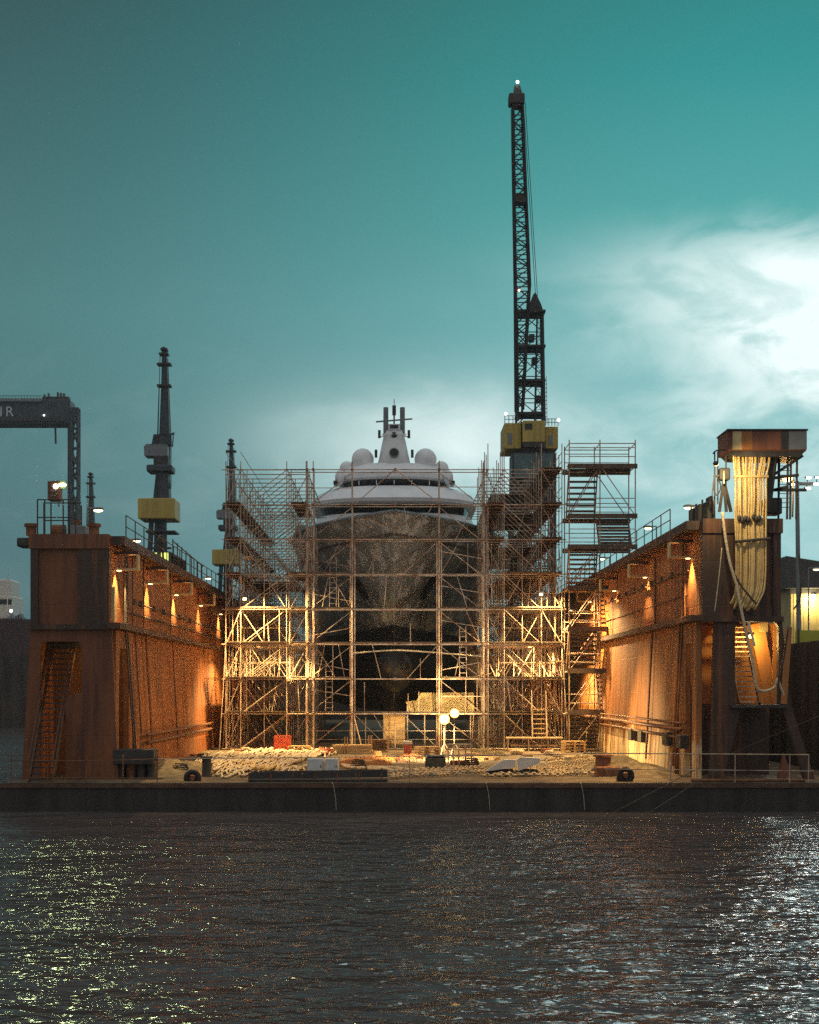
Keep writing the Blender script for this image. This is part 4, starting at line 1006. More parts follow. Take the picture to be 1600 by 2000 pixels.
for u, v in ((1444, 1012), (1450, 1016), (1456, 1013), (1462, 1015), (1472, 1010), (1477, 1014), (1483, 1012)):
    MB().ball(P(u, v, YW - .58), .085, 1, 1, 1.5, 10).build('coupling', M['black'], hb_, smooth=True)
ck = random.Random(3)
for k in range(12):
    u = 1433 + 5.6 * k; MB().tube(P(u, 884, YW - .42), P(u, 876, YW - .42), .03, 6).build('fitting', M['hose'], hb_)
fh = thing('flexible_pipe', 'long pale flexible pipe hanging diagonally across the black tower', 'pipe', P(1410, 1000, yh - .6))
MB().path([P(1411, 1000, YW - .7), P(1417, 1050, YW - .75), P(1426, 1100, YW - .8), P(1438, 1140, YW - .8), P(1446, 1180, YW - .8), P(1458, 1240, YW - .75), P(1470, 1290, YW - .7), P(1477, 1340, YW - .7), P(1492, 1350, YW - .65), P(1513, 1342, YW - .6), P(1518, 1326, YW - .55)], .055, 8, 5).build('hose', M['rope'], fh, smooth=True)
MB().path([P(1462, 1215, YW - .72), P(1474, 1262, YW - .7)], .05, 8, 1).build('sleeve', M['white'], fh)
MB().path([P(1519, 1325, YW - .5), P(1531, 1358, YW - .45)], .045, 6, 1).build('end_fitting', M['rope'], fh)
for i, (pp, lb) in enumerate((([(1420, 1090), (1445, 1140), (1478, 1180)], 'short black hose crossing the lower end of the cream hoses'),
                              ([(1560, 1080), (1564, 1130), (1562, 1170), (1550, 1190)], 'black cable looping beside the right edge of the tower'),
                              ([(1410, 1070), (1404, 1130), (1396, 1195)], 'thin pale cable slanting down the black corner'),
                              ([(1540, 1225), (1530, 1290), (1521, 1330), (1520, 1375)], 'black hose hanging over the lit opening edge'))):
    tag(MB().path([P(u, v, YW - .66 - .03 * i) for u, v in pp], .04 if i != 2 else .02, 6, 6).build('cable', M['black'] if i != 2 else M['rope'], loc=P(*pp[-1], YW - .66), smooth=True), lb, 'cable')
hf = worklamp('small floodlight on the railed platform aimed at the hoses', P(1400, 908, 57.6), 420, .08, P(1470, 1020, 59.3), Z(908, 57.6) - .2, .07, (1, .74, .36), 'g_warm', (4.2, 4.6, 128))
MB().tube(P(1400, 906, 57.75), P(1402, 900, 59.6), .03, 6).build('lamp_arm', M['black'], hf)

# inside portal lamps (yellow glow behind the arches)
for x, y, z, lb, pw in ((-12.3, yl + 1.6, 6.0, 'yellow lamp inside the arch above the long stair', 16), (14.3, yr + 1.8, 6.7, 'yellow lamp inside the arch under the hoses', 150)):
    t = thing('bulkhead_lamp', lb, 'wall lamp', (x, y, z), 'lamps inside the dock wall arches')
    MB().box(x - .12, x + .12, y - .07, y + .07, z + .06, z + .16).build('base', M['black'], t)
    MB().ball((x, y, z), .08, seg=10).build('bulb', M['g_warm'], t)
    lamp('POINT', 'arch_light', (x, y, z - .15), pw, (1, .66, .2), t, .08)

# ------------------------------------------------------------------ right bank: quay, warehouse, floodlight mast
q = MB(); xq = 18.9
for k in range(60): q.box(xq + (.16 if k % 2 else 0), xq + 30, 62 + k * 1.1, 63.1 + k * 1.1, -.5, 6.75)
tag(q.build('quay_wall', M['quay'], loc=(xq + 15, 95, 0)), 'dark sheet pile quay wall at the water right of the dock', 'quay wall')
# front return of the quay
qf = MB()
for k in range(40): qf.box(xq + .2 + k * .7, xq + .9 + k * .7, 61.6 + (.14 if k % 2 else 0), 62, -.5, 6.72)
tag(qf.build('quay_wall', M['quay'], loc=(xq + 14, 61.8, 0)), 'dark ribbed end face of the quay beside the stair arch', 'quay wall')
tag(MB().box(xq + .2, xq + 260, 62.1, 420, 6.3, 6.76).build('quay', M['quaytop']), kind='structure')
gf = thing('fence', 'low yellow green fence along the quay below the warehouse', 'fence', (X(1572, 75) , 75, 6.76))
MB().box(19.6, 30, 75, 75.05, 6.8, 7.45).build('panel', M['green'], gf)
for k in range(6): MB().box(19.7 + k * 1.6, 19.78 + k * 1.6, 74.94, 75, 6.76, 7.55).build('post', M['black'], gf)
yb = 120
wh = thing('warehouse', 'yellow clad warehouse with dark roof on the quay', 'warehouse', (X(1640, yb), yb, 6.76))
clad = MB(); x0 = X(1545, yb)
for k in range(150): clad.box(x0 + k * .2, x0 + (k + 1) * .2, yb - (.03 if k % 2 else 0), yb + .3, 6.76, Z(1150, yb))
clad.box(x0 + .01, x0 + 29.9, yb + .302, yb + 38, 6.76, Z(1150, yb) - .01)
clad.build('wall', M['cladding'], wh)
rf = MB(); rf.prism([(x0 - .6, Z(1150, yb)), (x0 + 30, Z(1150, yb)), (x0 + 30, Z(1100, yb)), (X(1600, yb), Z(1099, yb)), (x0 - .6, Z(1088, yb))], yb - 1.0, yb + 40); rf.build('roof', M['roof'], wh)
MB().box(x0 - .1, x0 + 24, yb - .1, yb - .031, Z(1160, yb), Z(1151, yb)).build('eaves_trim', M['black'], wh)
MB().box(X(1583, yb), X(1590, yb), yb - .4, yb - .1, Z(1168, yb), Z(1162, yb)).build('wall_lamp', M['g_white'], wh)
lamp('POINT', 'warehouse_light', P(1588, 1172, yb - .9), 420, (1, .82, .42), wh, .15)
post_lamp(1595, 1112, 112, 6.76, 'lamp post before the warehouse roof', power=40, arm=1, group='lamp posts on the quay', s=1.3)
ym = 95
fm = thing('floodlight_mast', 'tall quay mast with a crossbar of white floodlights', 'floodlight mast', (X(1557, ym), ym, 6.76))
MB().tube((X(1561, ym), ym, 6.76), (X(1557, ym), ym, Z(940, ym)), .16, 10, .12).build('pole', M['grey'], fm)
MB().box(X(1542, ym), X(1592, ym), ym - .1, ym + .1, Z(948, ym), Z(942, ym)).build('crossbar', M['grey'], fm)
for u, v in ((1576, 955), (1577, 935), (1591, 947), (1545, 948), (1595, 934)):
    h = MB().box(X(u - 5, ym), X(u + 5, ym), ym - .3, ym + .1, Z(v - 1, ym), Z(v - 4, ym), .03).build('lamp_head', M['grey'], fm)
    MB().box(X(u - 4.5, ym), X(u + 4.5, ym), ym - .36, ym - .3, Z(v + 1.5, ym), Z(v - 2, ym)).build('lamp_glass', M['g_white'], h)
    MB().tube(P(u, v + 2, ym), P(u, 945, ym), .04, 5).build('bracket', M['grey'], fm)
lamp('SPOT', 'mast_light', P(1586, 947, ym - .9), 4500, (1, .95, .85), fm, .9, (10, 30, 0), 50, .8)
ol = thing('floodlight', 'orange floodlight glowing behind the hose tower', 'floodlight', P(1538, 943, 64))
MB().ball(P(1538, 935, 64), .17, 1.3, .7, .8, 12).build('lamp_glass', M['g_warm'], ol, smooth=True)
MB().bar(P(1520, 937, 64.2), P(1550, 937, 64.2), .12).build('bracket', M['black'], ol)
MB().tube(P(1550, 937, 64.2), P(1548, 1010, 64.2), .04, 6).build('post', M['black'], ol)
lamp('POINT', 'flood_light', P(1538, 940, 63.6), 300, WARM, ol, .15)

tag(MB().box(-60, 60, 180, 182, -1, 8.5).build('end_quay_wall', M['quay'], loc=(0, 181, 0)), 'dark quay wall closing the far end behind the dock', 'quay wall')  # unseen wall added to block low sky light under the hull
# ------------------------------------------------------------------ left bank: moored hull far away
ys_ = 219
fsn = thing('moored_ship', 'dark maroon ship hull moored beyond the red wall', 'ship', (X(-20, ys_), ys_, 0))
MB().hexa([(X(-400, ys_), ys_ + 1, 0), (X(140, ys_), ys_ + 1, 0), (X(140, ys_), ys_ + 16, 0), (X(-400, ys_), ys_ + 16, 0)],
          [(X(-400, ys_), ys_, Z(1206, ys_)), (X(140, ys_), ys_, Z(1210, ys_)), (X(140, ys_), ys_ + 16, Z(1210, ys_)), (X(-400, ys_), ys_ + 16, Z(1206, ys_))]).build('hull', M['maroon'], fsn)
MB().box(X(-60, ys_), X(13, ys_), ys_ + 3, ys_ + 10, Z(1207, ys_), Z(1160, ys_), .2).build('deckhouse', M['white'], fsn)
MB().box(X(-60, ys_), X(9, ys_), ys_ + 3.5, ys_ + 9, Z(1160, ys_), Z(1128, ys_), .2).build('bridge', M['white'], fsn)
MB().box(X(-60, ys_), X(13.2, ys_), ys_ + 2.95, ys_ + 3, Z(1178, ys_), Z(1168, ys_)).build('window_band', M['glass'], fsn)
MB().tube(P(14, 1206, ys_ + 2), P(16, 1120, ys_ + 2), .08, 5).build('mast', M['white'], fsn)
for k in range(6): MB().box(X(14 + k * 5, ys_), X(17 + k * 5, ys_), ys_ + 1, ys_ + 3, Z(1210, ys_), Z(1196 + (k * 7) % 9, ys_), .1).build('deck_fitting', M['grey'], fsn)
MB().ball(P(22, 1193, ys_ + .5), .22, seg=8).build('deck_lamp', M['g_white'], fsn)

# ------------------------------------------------------------------ front railing of the dock
yr0 = YF + .22
fr = thing('railing', 'long low railing along the front edge of the dock deck', 'railing', (0, yr0, DK))
zr = Z(1474, yr0)
for u in (22, 54, 93, 104, 168, 240, 307, 1310, 1436, 1542, 1579, 590, 695, 800):
    zt_ = zr if u not in (590, 695, 800) else zr
    MB().tube((X(u, yr0), yr0, DK + .02), (X(u, yr0) + random.uniform(-.03, .03), yr0, zt_), .022 if u not in (590, 695, 800) else .012, 5).build('post', M['pipe'] if u < 1000 else M['tube'], fr)
def sag(u0, u1, v0, v1, y, dv, r, n=8):
    return [P(u0 + (u1 - u0) * k / n, v0 + (v1 - v0) * k / n + dv * 4 * (k / n) * (1 - k / n), y) for k in range(n + 1)]
MB().path(sag(18, 307, 1484, 1482, yr0, 3, 0), .018, 5, 2).build('rail', M['pipe'], fr)
MB().path(sag(307, 1165, 1482, 1472, yr0, 1, 0), .016, 5, 2).build('rope_rail', M['tube'], fr)
MB().path(sag(1140, 1580, 1471, 1474, yr0, 0, 0), .024, 6, 1).build('rail', M['plankpale'], fr)
MB().path(sag(1180, 1590, 1502, 1506, yr0, 0, 0), .016, 5, 1).build('rail', M['tube'], fr)
MB().path(sag(22, 307, 1518, 1520, yr0, 0, 0), .014, 5, 1).build('rail', M['pipe'], fr)

# ------------------------------------------------------------------ things on the deck
def single(mb, name, m, label, cat, loc, group=None, smooth=False):
    return tag(mb.build(name, m, loc=loc, smooth=smooth), label, cat, group)
def deckY(v): return (EYE - DK) * F / (v - V0)
# black winch house at left
y = 60.2
wn = thing('capstan_house', 'black capped machinery stand with drums in front of the red wall', 'winch', (X(265, y), y, DK))
MB().box(X(226, y), X(304, y), y - .5, y + .7, Z(1492, y), Z(1463, y), .03).build('cap', M['black'], wn)
MB().box(X(300, y), X(311, y), y - .3, y + .3, Z(1484, y), Z(1479, y)).build('side_step', M['black'], wn)
for u in (236, 256, 276, 296): MB().tube((X(u, y), y, DK + .02), (X(u, y), y, Z(1490, y)), .17, 12).build('drum', M['black'] if u != 256 else M['rustbox'], wn)
MB().box(X(228, y), X(302, y), y + .3, y + .6, DK + .02, Z(1490, y)).build('back_plate', M['black'], wn)
sm = thing('mooring_winch', 'small rusty winch lying by the rail beside the black stand', 'winch', (X(190, y), y, DK))
MB().tube((X(182, y), y, DK + .35), (X(203, y), y, DK + .35), .2, 12).build('drum', M['black'], sm)
MB().box(X(176, y), X(214, y), y - .3, y + .3, DK + .02, DK + .18).build('base', M['rustbox'], sm)
for u in (180, 206): MB().box(X(u, y), X(u + 4, y), y - .25, y + .25, DK + .18, DK + .62).build('cheek_plate', M['rustbox'], sm)
def bollard(u, v, y, h, r, label, m='black'):
    t = thing('bollard', label, 'bollard', (X(u, y), y, DK), 'bollards on the dock deck')
    MB().tube((X(u, y), y, DK + .02), (X(u, y), y, DK + h), r, 16, r * .95).build('post', M[m], t)
    MB().tube((X(u, y), y, DK + h), (X(u, y), y, DK + h + .09), r * 1.2, 16).build('cap', M[m], t)
bollard(404, 1500, 61.5, .75, .2, 'black bollard beside the pale rope heap')
bollard(1178, 1500, 63, .75, .33, 'thick dark bollard beside the dusty chain heap', 'brownpanel')
def fairlead(u, v, y, label):
    c = P(u, v, y); t = thing('roller_fairlead', label, 'fairlead', (c.x, y, DK), 'rollers at the dock edge')
    MB().torus(c, .24, .1, 'y').build('wheel', M['rubber'], t, smooth=True)
    MB().tube(c + Vector((0, -.12, 0)), c + Vector((0, .2, 0)), .09, 10).build('hub', M['rustbox'], t)
    MB().box(c.x - .3, c.x + .3, y + .16, y + .4, DK + .02, c.z + .1, .03).build('bracket', M['rustbox'], t)
fairlead(1222, 1515, 58.4, 'black roller wheel at the deck edge by the dirt mound')
fairlead(376, 1520, 58.6, 'black roller wheel at the deck edge by the rope heap')
# low dark plate (gangway lying along the edge)
gw = thing('gangway', 'long dark gangway lying flat along the deck edge', 'gangway', (X(620, 58.2), 58.2, DK))
g0, g1 = X(486, 58.1), X(757, 58.1)
MB().box(g0, g1, 57.95, 58.9, DK + .03, DK + .12).build('walk_plate', M['black'], gw)
for yy in (57.93, 58.87): MB().bar((g0, yy, DK + .26), (g1, yy, DK + .33), .07, .24).build('side_beam', M['black'], gw)
for k in range(7): MB().box(g0 + (g1 - g0) * k / 6.3, g0 + (g1 - g0) * k / 6.3 + .05, 57.88, 57.93, DK + .06, DK + .38).build('rib', M['rustbox'], gw)
# red crate
y = deckY(1468)
rc = thing('crate', 'red mesh crate standing before the scaffold', 'crate', (X(551, y), y, DK))
for u in (536, 551, 566):
    for yy in (y, y + .8): MB().box(X(u, y) - .03, X(u, y) + .03, yy - .03, yy + .03, DK + .02, Z(1437, y)).build('post', M['redplastic'], rc)
for k in range(7):
    z = DK + .06 + k * (Z(1437, y) - DK - .1) / 6
    for yy in (y - .04, y + .8): MB().box(X(535, y), X(567, y), yy - .02, yy + .02, z, z + .05).build('slat', M['redplastic'], rc)
MB().box(X(536, y), X(566, y), y + .3, y + .4, DK + .05, Z(1440, y)).build('load', M['redplastic'], rc)
# grey cabinets
y = 61.6
for u0, u1, lb in ((600, 631, 'grey metal cabinet beside the pale rope heap'), (635, 661, 'grey metal cabinet nearer the dark gangway end')):
    t = thing('cabinet', lb, 'cabinet', (X((u0 + u1) / 2, y), y, DK), 'grey cabinets on the deck')
    MB().box(X(u0, y), X(u1, y), y, y + .6, Z(1511, y), Z(1482, y), .02).build('body', M['bluegrey'], t)
    MB().box(X(u0 + 1, y), X(u1 - 1, y), y - .02, y, Z(1509, y), Z(1484, y)).build('door', M['bluegrey'], t)
    MB().box(X(u0 + 1, y), X(u1 - 1, y), y + .05, y + .55, DK + .02, Z(1511, y)).build('feet', M['black'], t)
    MB().box(X(u1 - 5, y), X(u1 - 3.5, y), y - .05, y - .02, Z(1499, y), Z(1494, y)).build('handle', M['black'], t)
# timber
y = deckY(1473)
tb = thing('timber_stack', 'stack of pale sawn timbers between upright stakes', 'timber', (X(700, y), y, DK))
for k in range(9): MB().box(X(652 + random.uniform(-5, 5), y), X(726 + random.uniform(-4, 4), y), y - .3 + .3 * (k % 3), y - .03 + .3 * (k % 3), DK + .03 + .16 * (k // 3), DK + .18 + .16 * (k // 3)).build('beam', M['wood'], tb)
for u in (673, 678): MB().box(X(u, y), X(u + 2, y), y - .42, y - .33, DK + .02, DK + .95).build('stake', M['wood'], tb)
y = deckY(1470)
lgc = thing('log_crate', 'timber framed crate full of cut logs', 'crate', (X(740, y), y, DK))
for k in range(3):
    for j in range(7): MB().tube((X(728 + j * 4.4, y), y - .2, DK + .25 + k * .2), (X(728 + j * 4.4, y), y + .7, DK + .25 + k * .2), .085 + .02 * ((j * k) % 2), 8).build('log', M['log'], lgc)
for u in (719, 724, 757): MB().box(X(u, y), X(u + 3, y), y - .3, y - .22, DK + .02, DK + .95).build('stake', M['wood'], lgc)
MB().box(X(719, y), X(760, y), y - .22, y + .7, DK + .04, DK + .14).build('base', M['wood'], lgc)
# wooden work bench / table right
y = deckY(1468)
bn = thing('workbench', 'long low workbench with pale top before the scaffold', 'workbench', (X(1030, y), y, DK))
MB().box(X(990, y), X(1100, y), y, y + 1, DK + .72, DK + .80).build('top', M['plankpale'], bn)
for u in (992, 1032, 1070, 1097):
    for yy in (y + .05, y + .9): MB().box(X(u, y), X(u + 2, y), yy, yy + .06, DK + .02, DK + .72).build('leg', M['tube'], bn)
MB().box(X(1000, y), X(1090, y), y + .2, y + .8, DK + .3, DK + .38).build('shelf', M['plankpale'], bn)
# small red white container
y = deckY(1474)
cn = thing('container', 'small white topped red box beside the floodlights', 'box', (X(797, y), y, DK))
MB().box(X(789, y), X(804, y), y, y + .7, DK + .02, DK + .55, .02).build('body', M['redplastic'], cn)
MB().box(X(788, y), X(805, y), y - .03, y + .73, DK + .55, DK + .72, .02).build('lid', M['white'], cn)
# dark mesh bin and a wire cage
y = deckY(1503)
mb_ = thing('bin', 'dark low bin heaped with scrap below the floodlights', 'bin', (X(851, y), y, DK))
MB().box(X(831, y), X(871, y), y, y + .8, DK + .02, DK + .5, .03).build('body', M['mesh'], mb_)
for k in range(12): MB().box(*(lambda a, s: (a - s, a + s))(X(835 + k * 3, y), .08), y + .2, y + .4, DK + .5, DK + .56 + random.uniform(0, .12)).build('scrap', M['rope'], mb_)
y = deckY(1500)
wc = thing('wire_cage', 'tall open wire cage under the glaring floodlights', 'cage', (X(898, y), y, DK))
for u in (876, 886, 897, 910, 922):
    for yy in (y, y + .7): MB().tube((X(u, y), yy, DK + .02), (X(u, y), yy, DK + 1.05), .022, 5).build('post', M['tube'], wc)
for h in (.1, .55, 1.05):
    for yy in (y, y + .7): MB().tube((X(876, y), yy, DK + h), (X(922, y), yy, DK + h), .02, 5).build('rail', M['tube'], wc)
MB().box(X(880, y), X(918, y), y + .1, y + .6, DK + .05, DK + .32, .02).build('load', M['rustbox'], wc)
# white wedges
y = 61.5
for i, (pl_, lb) in enumerate(((((946, 1507), (1006, 1499), (1008, 1484), (985, 1484)), 'white wedge block, flatter of the two, pointing at the floodlights'),
                               (((1012, 1506), (1055, 1490), (1056, 1481), (1018, 1479), (1010, 1484)), 'white wedge block with upturned end beside the chains'))):
    m_ = MB(); m_.loft([[P(u, v, y) for u, v in pl_], [P(u, v - 1, y + 1.1) + Vector((0, 0, .0)) for u, v in pl_]])
    t = thing('wedge_block', lb, 'block', (P(*pl_[0], y).x, y, DK), 'white wedge blocks on the deck')
    mm_ = m_.build('body', M['white'], t)
    us = [p[0] for p in pl_]
    MB().box(X(min(us) + 8, y), X(max(us) - 4, y), y + .3, y + .9, DK + .02, Z(1504, y)).build('skid', M['black'], t)
# brown cabinet + mound
y = 61
cb = thing('cabinet', 'rusty brown cabinet between the chains and the roller wheel', 'cabinet', (X(1190, y), y, DK))
MB().box(X(1166, y), X(1212, y), y, y + .8, DK + .02, DK + .42, .02).build('body', M['rustbox'], cb)
for u in (1180, 1196): MB().box(X(u, y), X(u + 1.5, y), y - .02, y, DK + .05, DK + .4).build('seam', M['black'], cb)
def mound(x0, x1, y0, y1, h, label, seed):
    rnd = random.Random(seed); mb = MB(); nx, ny = 36, 18; V = []
    ph = [(rnd.uniform(.5, 3), rnd.uniform(.5, 3), rnd.uniform(0, 6), rnd.uniform(.02, .09)) for _ in range(7)]
    for j in range(ny + 1):
        row = []
        for i in range(nx + 1):
            a, b = i / nx, j / ny; e = math.sin(PI * a) ** .7 * math.sin(PI * b) ** .8
            x, yy = x0 + (x1 - x0) * a, y0 + (y1 - y0) * b
            z = h * e * (.75 + .25 * math.sin(3 * a + 1)) + e * sum(c * math.sin(p * x * 1.7 + q_ * yy * 1.7 + r_) for p, q_, r_, c in ph)
            row.append(mb.bm.verts.new((x, yy, DK + .015 + max(0, z))))
        V.append(row)
    for j in range(ny):
        for i in range(nx): mb.bm.faces.new((V[j][i], V[j][i + 1], V[j + 1][i + 1], V[j + 1][i]))
    return tag(mb.build('dirt_mound', M['dirt'], loc=((x0 + x1) / 2, (y0 + y1) / 2, DK), smooth=True), label, 'dirt mound')
mound(7.9, 11.6, 60.8, 68, .62, 'low mound of sandy dirt against the orange wall', 4)
mound(-10.9, -7.6, 61, 70, .35, 'flat spread of sandy dirt at the foot of the red wall', 9)
# deck edge mooring bars
for u0, u1, lb in ((1350, 1432, 'rusty edge bar lying under the thin rail, shorter piece'), (1436, 1572, 'rusty edge bar lying beyond the rail posts, longer piece')):
    single(MB().tube((X(u0, 57.9), 57.9, DK + .09), (X(u1, 57.9), 57.9, DK + .09), .07, 8), 'edge_bar', M['pipe'], lb, 'bar', (X(u0, 57.9), 57.9, DK))

# pale rope heap: each rope one object
rr = random.Random(11)
RL = ['pale rope in the heap, {} one']
def rope(pts, r, label, m='rope', grp='pale ropes heaped on the deck', n=7):
    return tag(MB().path(pts, r, n, 4).build('mooring_rope', M[m], loc=(pts[0][0], pts[0][1], DK), smooth=True), label, 'rope', grp)
def zig(ua, ub, va, vb, n, amp, z=.1):
    out = []
    for k in range(n + 1):
        f = k / n; v = va + (vb - va) * f + rr.uniform(-1.5, 1.5) + (amp if k % 2 else -amp); u = ua + (ub - ua) * f + rr.uniform(-4, 4) + (amp * -1.6 if k % 2 else amp * 1.6)
        y = deckY(min(1523, max(1464, v))); out.append((X(u, y), y, DK + z + rr.uniform(0, .07)))
    return out
for k, (a, b, va, vb, n_, am) in enumerate(((365, 470, 1505, 1490, 9, 7), (400, 560, 1512, 1500, 14, 8), (380, 520, 1490, 1478, 12, 6), (440, 600, 1498, 1486, 14, 7), (470, 585, 1476, 1470, 9, 4), (430, 590, 1519, 1510, 11, 4), (520, 640, 1490, 1478, 9, 5), (585, 662, 1476, 1472, 6, 3))):
    for j in range(3):
        rope(zig(a + j * 9, b + j * 12, va - j * 4, vb - j * 4, n_, am, .05 + .025 * j), rr.uniform(.035, .06), 'pale mooring rope lying in tangled loops in the heap by the bollard')
for a, b, va, vb in ((665, 790, 1497, 1510), (668, 830, 1502, 1506)):
    rope(zig(a, b, va, vb, 6, 1, .07), .07, 'pale mooring rope stretched out on the deck behind the gangway', grp='ropes stretched behind the gangway')
rope(zig(495, 545, 1507, 1512, 5, 4, .2), .075, 'yellow rope coil on top of the pale rope heap', m='hose', grp='yellow rope')
# chains of links
def chain(pts, label, group, s=.13):
    mb = MB(); P_ = [Vector(p) for p in pts]; k = 0
    for a, b in zip(P_, P_[1:]):
        d_ = b - a; n_ = max(1, int(d_.length / (s * 1.25)))
        for i in range(n_):
            c = a + d_ * (i + .5) / n_; dirv = d_.normalized(); side = Vector((-dirv.y, dirv.x, 0)); up = Vector((0, 0, 1)) if k % 2 == 0 else side
            oth = side if k % 2 == 0 else Vector((0, 0, 1))
            ring = [c + dirv * math.cos(t) * s + oth * math.sin(t) * s * .55 for t in [2 * PI * j / 8 for j in range(8)]]
            R_ = [[mb.bm.verts.new(p + ((p - c).normalized() * math.cos(q_) + up * math.sin(q_)) * s * .26) for q_ in (0, PI / 2, PI, 3 * PI / 2)] for p in ring]
            for i_ in range(8):
                A, B = R_[i_], R_[(i_ + 1) % 8]
                for j in range(4): mb.bm.faces.new((A[j], A[(j + 1) % 4], B[(j + 1) % 4], B[j]))
            k += 1
    return tag(mb.build('chain', M['chain'], loc=(P_[0].x, P_[0].y, DK)), label, 'chain', group)
def line(ua, ub, va, vb, n, j=1.5, z=.12):
    out = []
    for k in range(n + 1):
        f = k / n; v = va + (vb - va) * f + rr.uniform(-j, j); u = ua + (ub - ua) * f; y = deckY(min(1525, max(1466, v))); out.append((X(u, y), y, DK + z + rr.uniform(0, .05)))
    return out
for k, (a, b, va, vb) in enumerate(((965, 1160, 1520, 1512), (980, 1162, 1516, 1505), (1000, 1160, 1512, 1498), (1020, 1158, 1507, 1493), (1050, 1160, 1502, 1488), (1058, 1150, 1490, 1482), (940, 1100, 1522, 1518), (1010, 1160, 1518, 1516), (1040, 1160, 1509, 1503))):
    chain(line(a, b, va, vb, 7), 'dusty chain strand in the heap between white wedge and brown cabinet', 'chain strands in the chain heap')
for a, b, va, vb in ((762, 960, 1521, 1512), (760, 950, 1516, 1507), (780, 940, 1511, 1504), (765, 900, 1523, 1517)):
    chain(line(a, b, va, vb, 6), 'dusty chain strand running below the floodlights along the deck edge', 'chain strands below the floodlights')
# small scattered blocks
labs = []
for k in range(26):
    v = rr.uniform(1468, 1500); u = rr.choice((rr.uniform(590, 860), rr.uniform(900, 1150), rr.uniform(330, 600))); y = deckY(v); s = rr.uniform(.12, .3)
    m_ = MB().box(-s, s, -s * .7, s * .7, 0, s * rr.uniform(.5, 1.1), .02); mt = Matrix.Translation((X(u, y), y, DK + .02)) @ Matrix.Rotation(rr.uniform(0, 3), 4, 'Z')
    for vtx in m_.bm.verts: vtx.co = mt @ vtx.co
    tag(m_.build('wood_block', M[rr.choice(('wood', 'plankpale', 'log', 'rustbox'))], loc=(X(u, y), y, DK)), 'small loose block of timber lying on the cluttered deck', 'block', 'loose blocks on the deck')
# planks along the scaffold foot
for k in range(10):
    y = YS - .5 - .25 * k; u = 450 + k * 9
    tag(MB().box(X(u, y), X(u + 140, y), y, y + .22, DK + .03, DK + .09).build('plank', M['plankpale'], loc=(X(u + 70, y), y, DK)), 'pale plank lying on the deck at the scaffold foot', 'plank', 'planks at the scaffold foot')
# lit tarpaulin and side fairing under the bow
y = 90.6
tp = thing('tarpaulin', 'yellow lit sheet hung on a frame under the bow behind the floodlights', 'sheet', (X(860, y), y, DK))
sh = MB()
V = []
for j in range(9):
    row = []
    for i in range(19):
        a, b = i / 18, j / 8; u = 792 + 135 * a + 10 * (1 - b) * (1 - a); v = 1391 - 38 * b + (18 * (1 - a) * b if a < .2 else 0)
        p_ = P(u, v, y + .05 * math.sin(9 * a + 3 * b)); p_.y += .9 * b; row.append(sh.bm.verts.new(p_))
    V.append(row)
for j in range(8):
    for i in range(18): sh.bm.faces.new((V[j][i], V[j][i + 1], V[j + 1][i + 1], V[j + 1][i]))
bmesh.ops.solidify(sh.bm, geom=sh.bm.faces[:], thickness=.02)
sh.build('sheet', M['creampanel'], tp, smooth=True)
for u in (796, 830, 870, 920): MB().tube((X(u, y), y + .5, DK + .02), (X(u, y), y + .5, Z(1375, y)), .04, 6).build('post', M['tube'], tp)
# string of pale rope across the bow
tag(MB().path([P(u, v, 89.6) for u, v in ((690, 1276), (720, 1273), (775, 1270), (830, 1273), (880, 1277), (945, 1282))], .05, 6, 4).build('rope', M['rope'], loc=P(775, 1270, 89.6), smooth=True), 'pale rope strung across the bow above the bulb', 'rope')
tag(MB().path([P(u, v, 89.4) for u, v in ((868, 1322), (900, 1324), (930, 1321), (960, 1315))], .05, 6, 4).build('rope', M['rope'], loc=P(900, 1322, 89.4), smooth=True), 'pale rope hanging below the first, beside the bulb', 'rope')

# crumpled sheets, pallets, coils and sacks between the stacks
def crumple(u0, u1, v0, v1, h, m, label, seed, cat='sheet'):
    rnd = random.Random(seed); y0, y1 = deckY(v1), deckY(v0); x0, x1 = X(u0, (y0 + y1) / 2), X(u1, (y0 + y1) / 2); mb = MB(); V = []; n = 22
    for j in range(n + 1):
        row = []
        for i in range(n + 1):
            a, b = i / n, j / n; e = min(1, 6 * min(a, 1 - a, b, 1 - b))
            row.append(mb.bm.verts.new((x0 + (x1 - x0) * (a + .05 * math.sin(7 * b + seed)), y0 + (y1 - y0) * (b + .04 * math.sin(9 * a)), DK + .03 + e * (h * (.5 + .5 * math.sin(5 * a + seed) * math.cos(4 * b)) + rnd.uniform(0, .05)))))
        V.append(row)
    for j in range(n):
        for i in range(n): mb.bm.faces.new((V[j][i], V[j][i + 1], V[j + 1][i + 1], V[j + 1][i]))
    bmesh.ops.solidify(mb.bm, geom=mb.bm.faces[:], thickness=.015)
    return tag(mb.build('tarpaulin', m, loc=((x0 + x1) / 2, (y0 + y1) / 2, DK)), label, cat)
crumple(664, 770, 1481, 1499, .16, M['orangepanel'], 'crumpled amber sheet lying on the deck behind the grey cabinets', 2)  # added sheet; its amber colour is the lamplight on bare deck
crumple(617, 662, 1466, 1474, .3, M['redplastic'], 'crumpled red sheet beside the timber stack', 5)
crumple(772, 828, 1476, 1490, .14, M['rustbox'], 'crumpled brown sheet in front of the red box', 8)
crumple(925, 985, 1468, 1478, .22, M['dirt'], 'crumpled sandy sheet left of the workbench', 3)
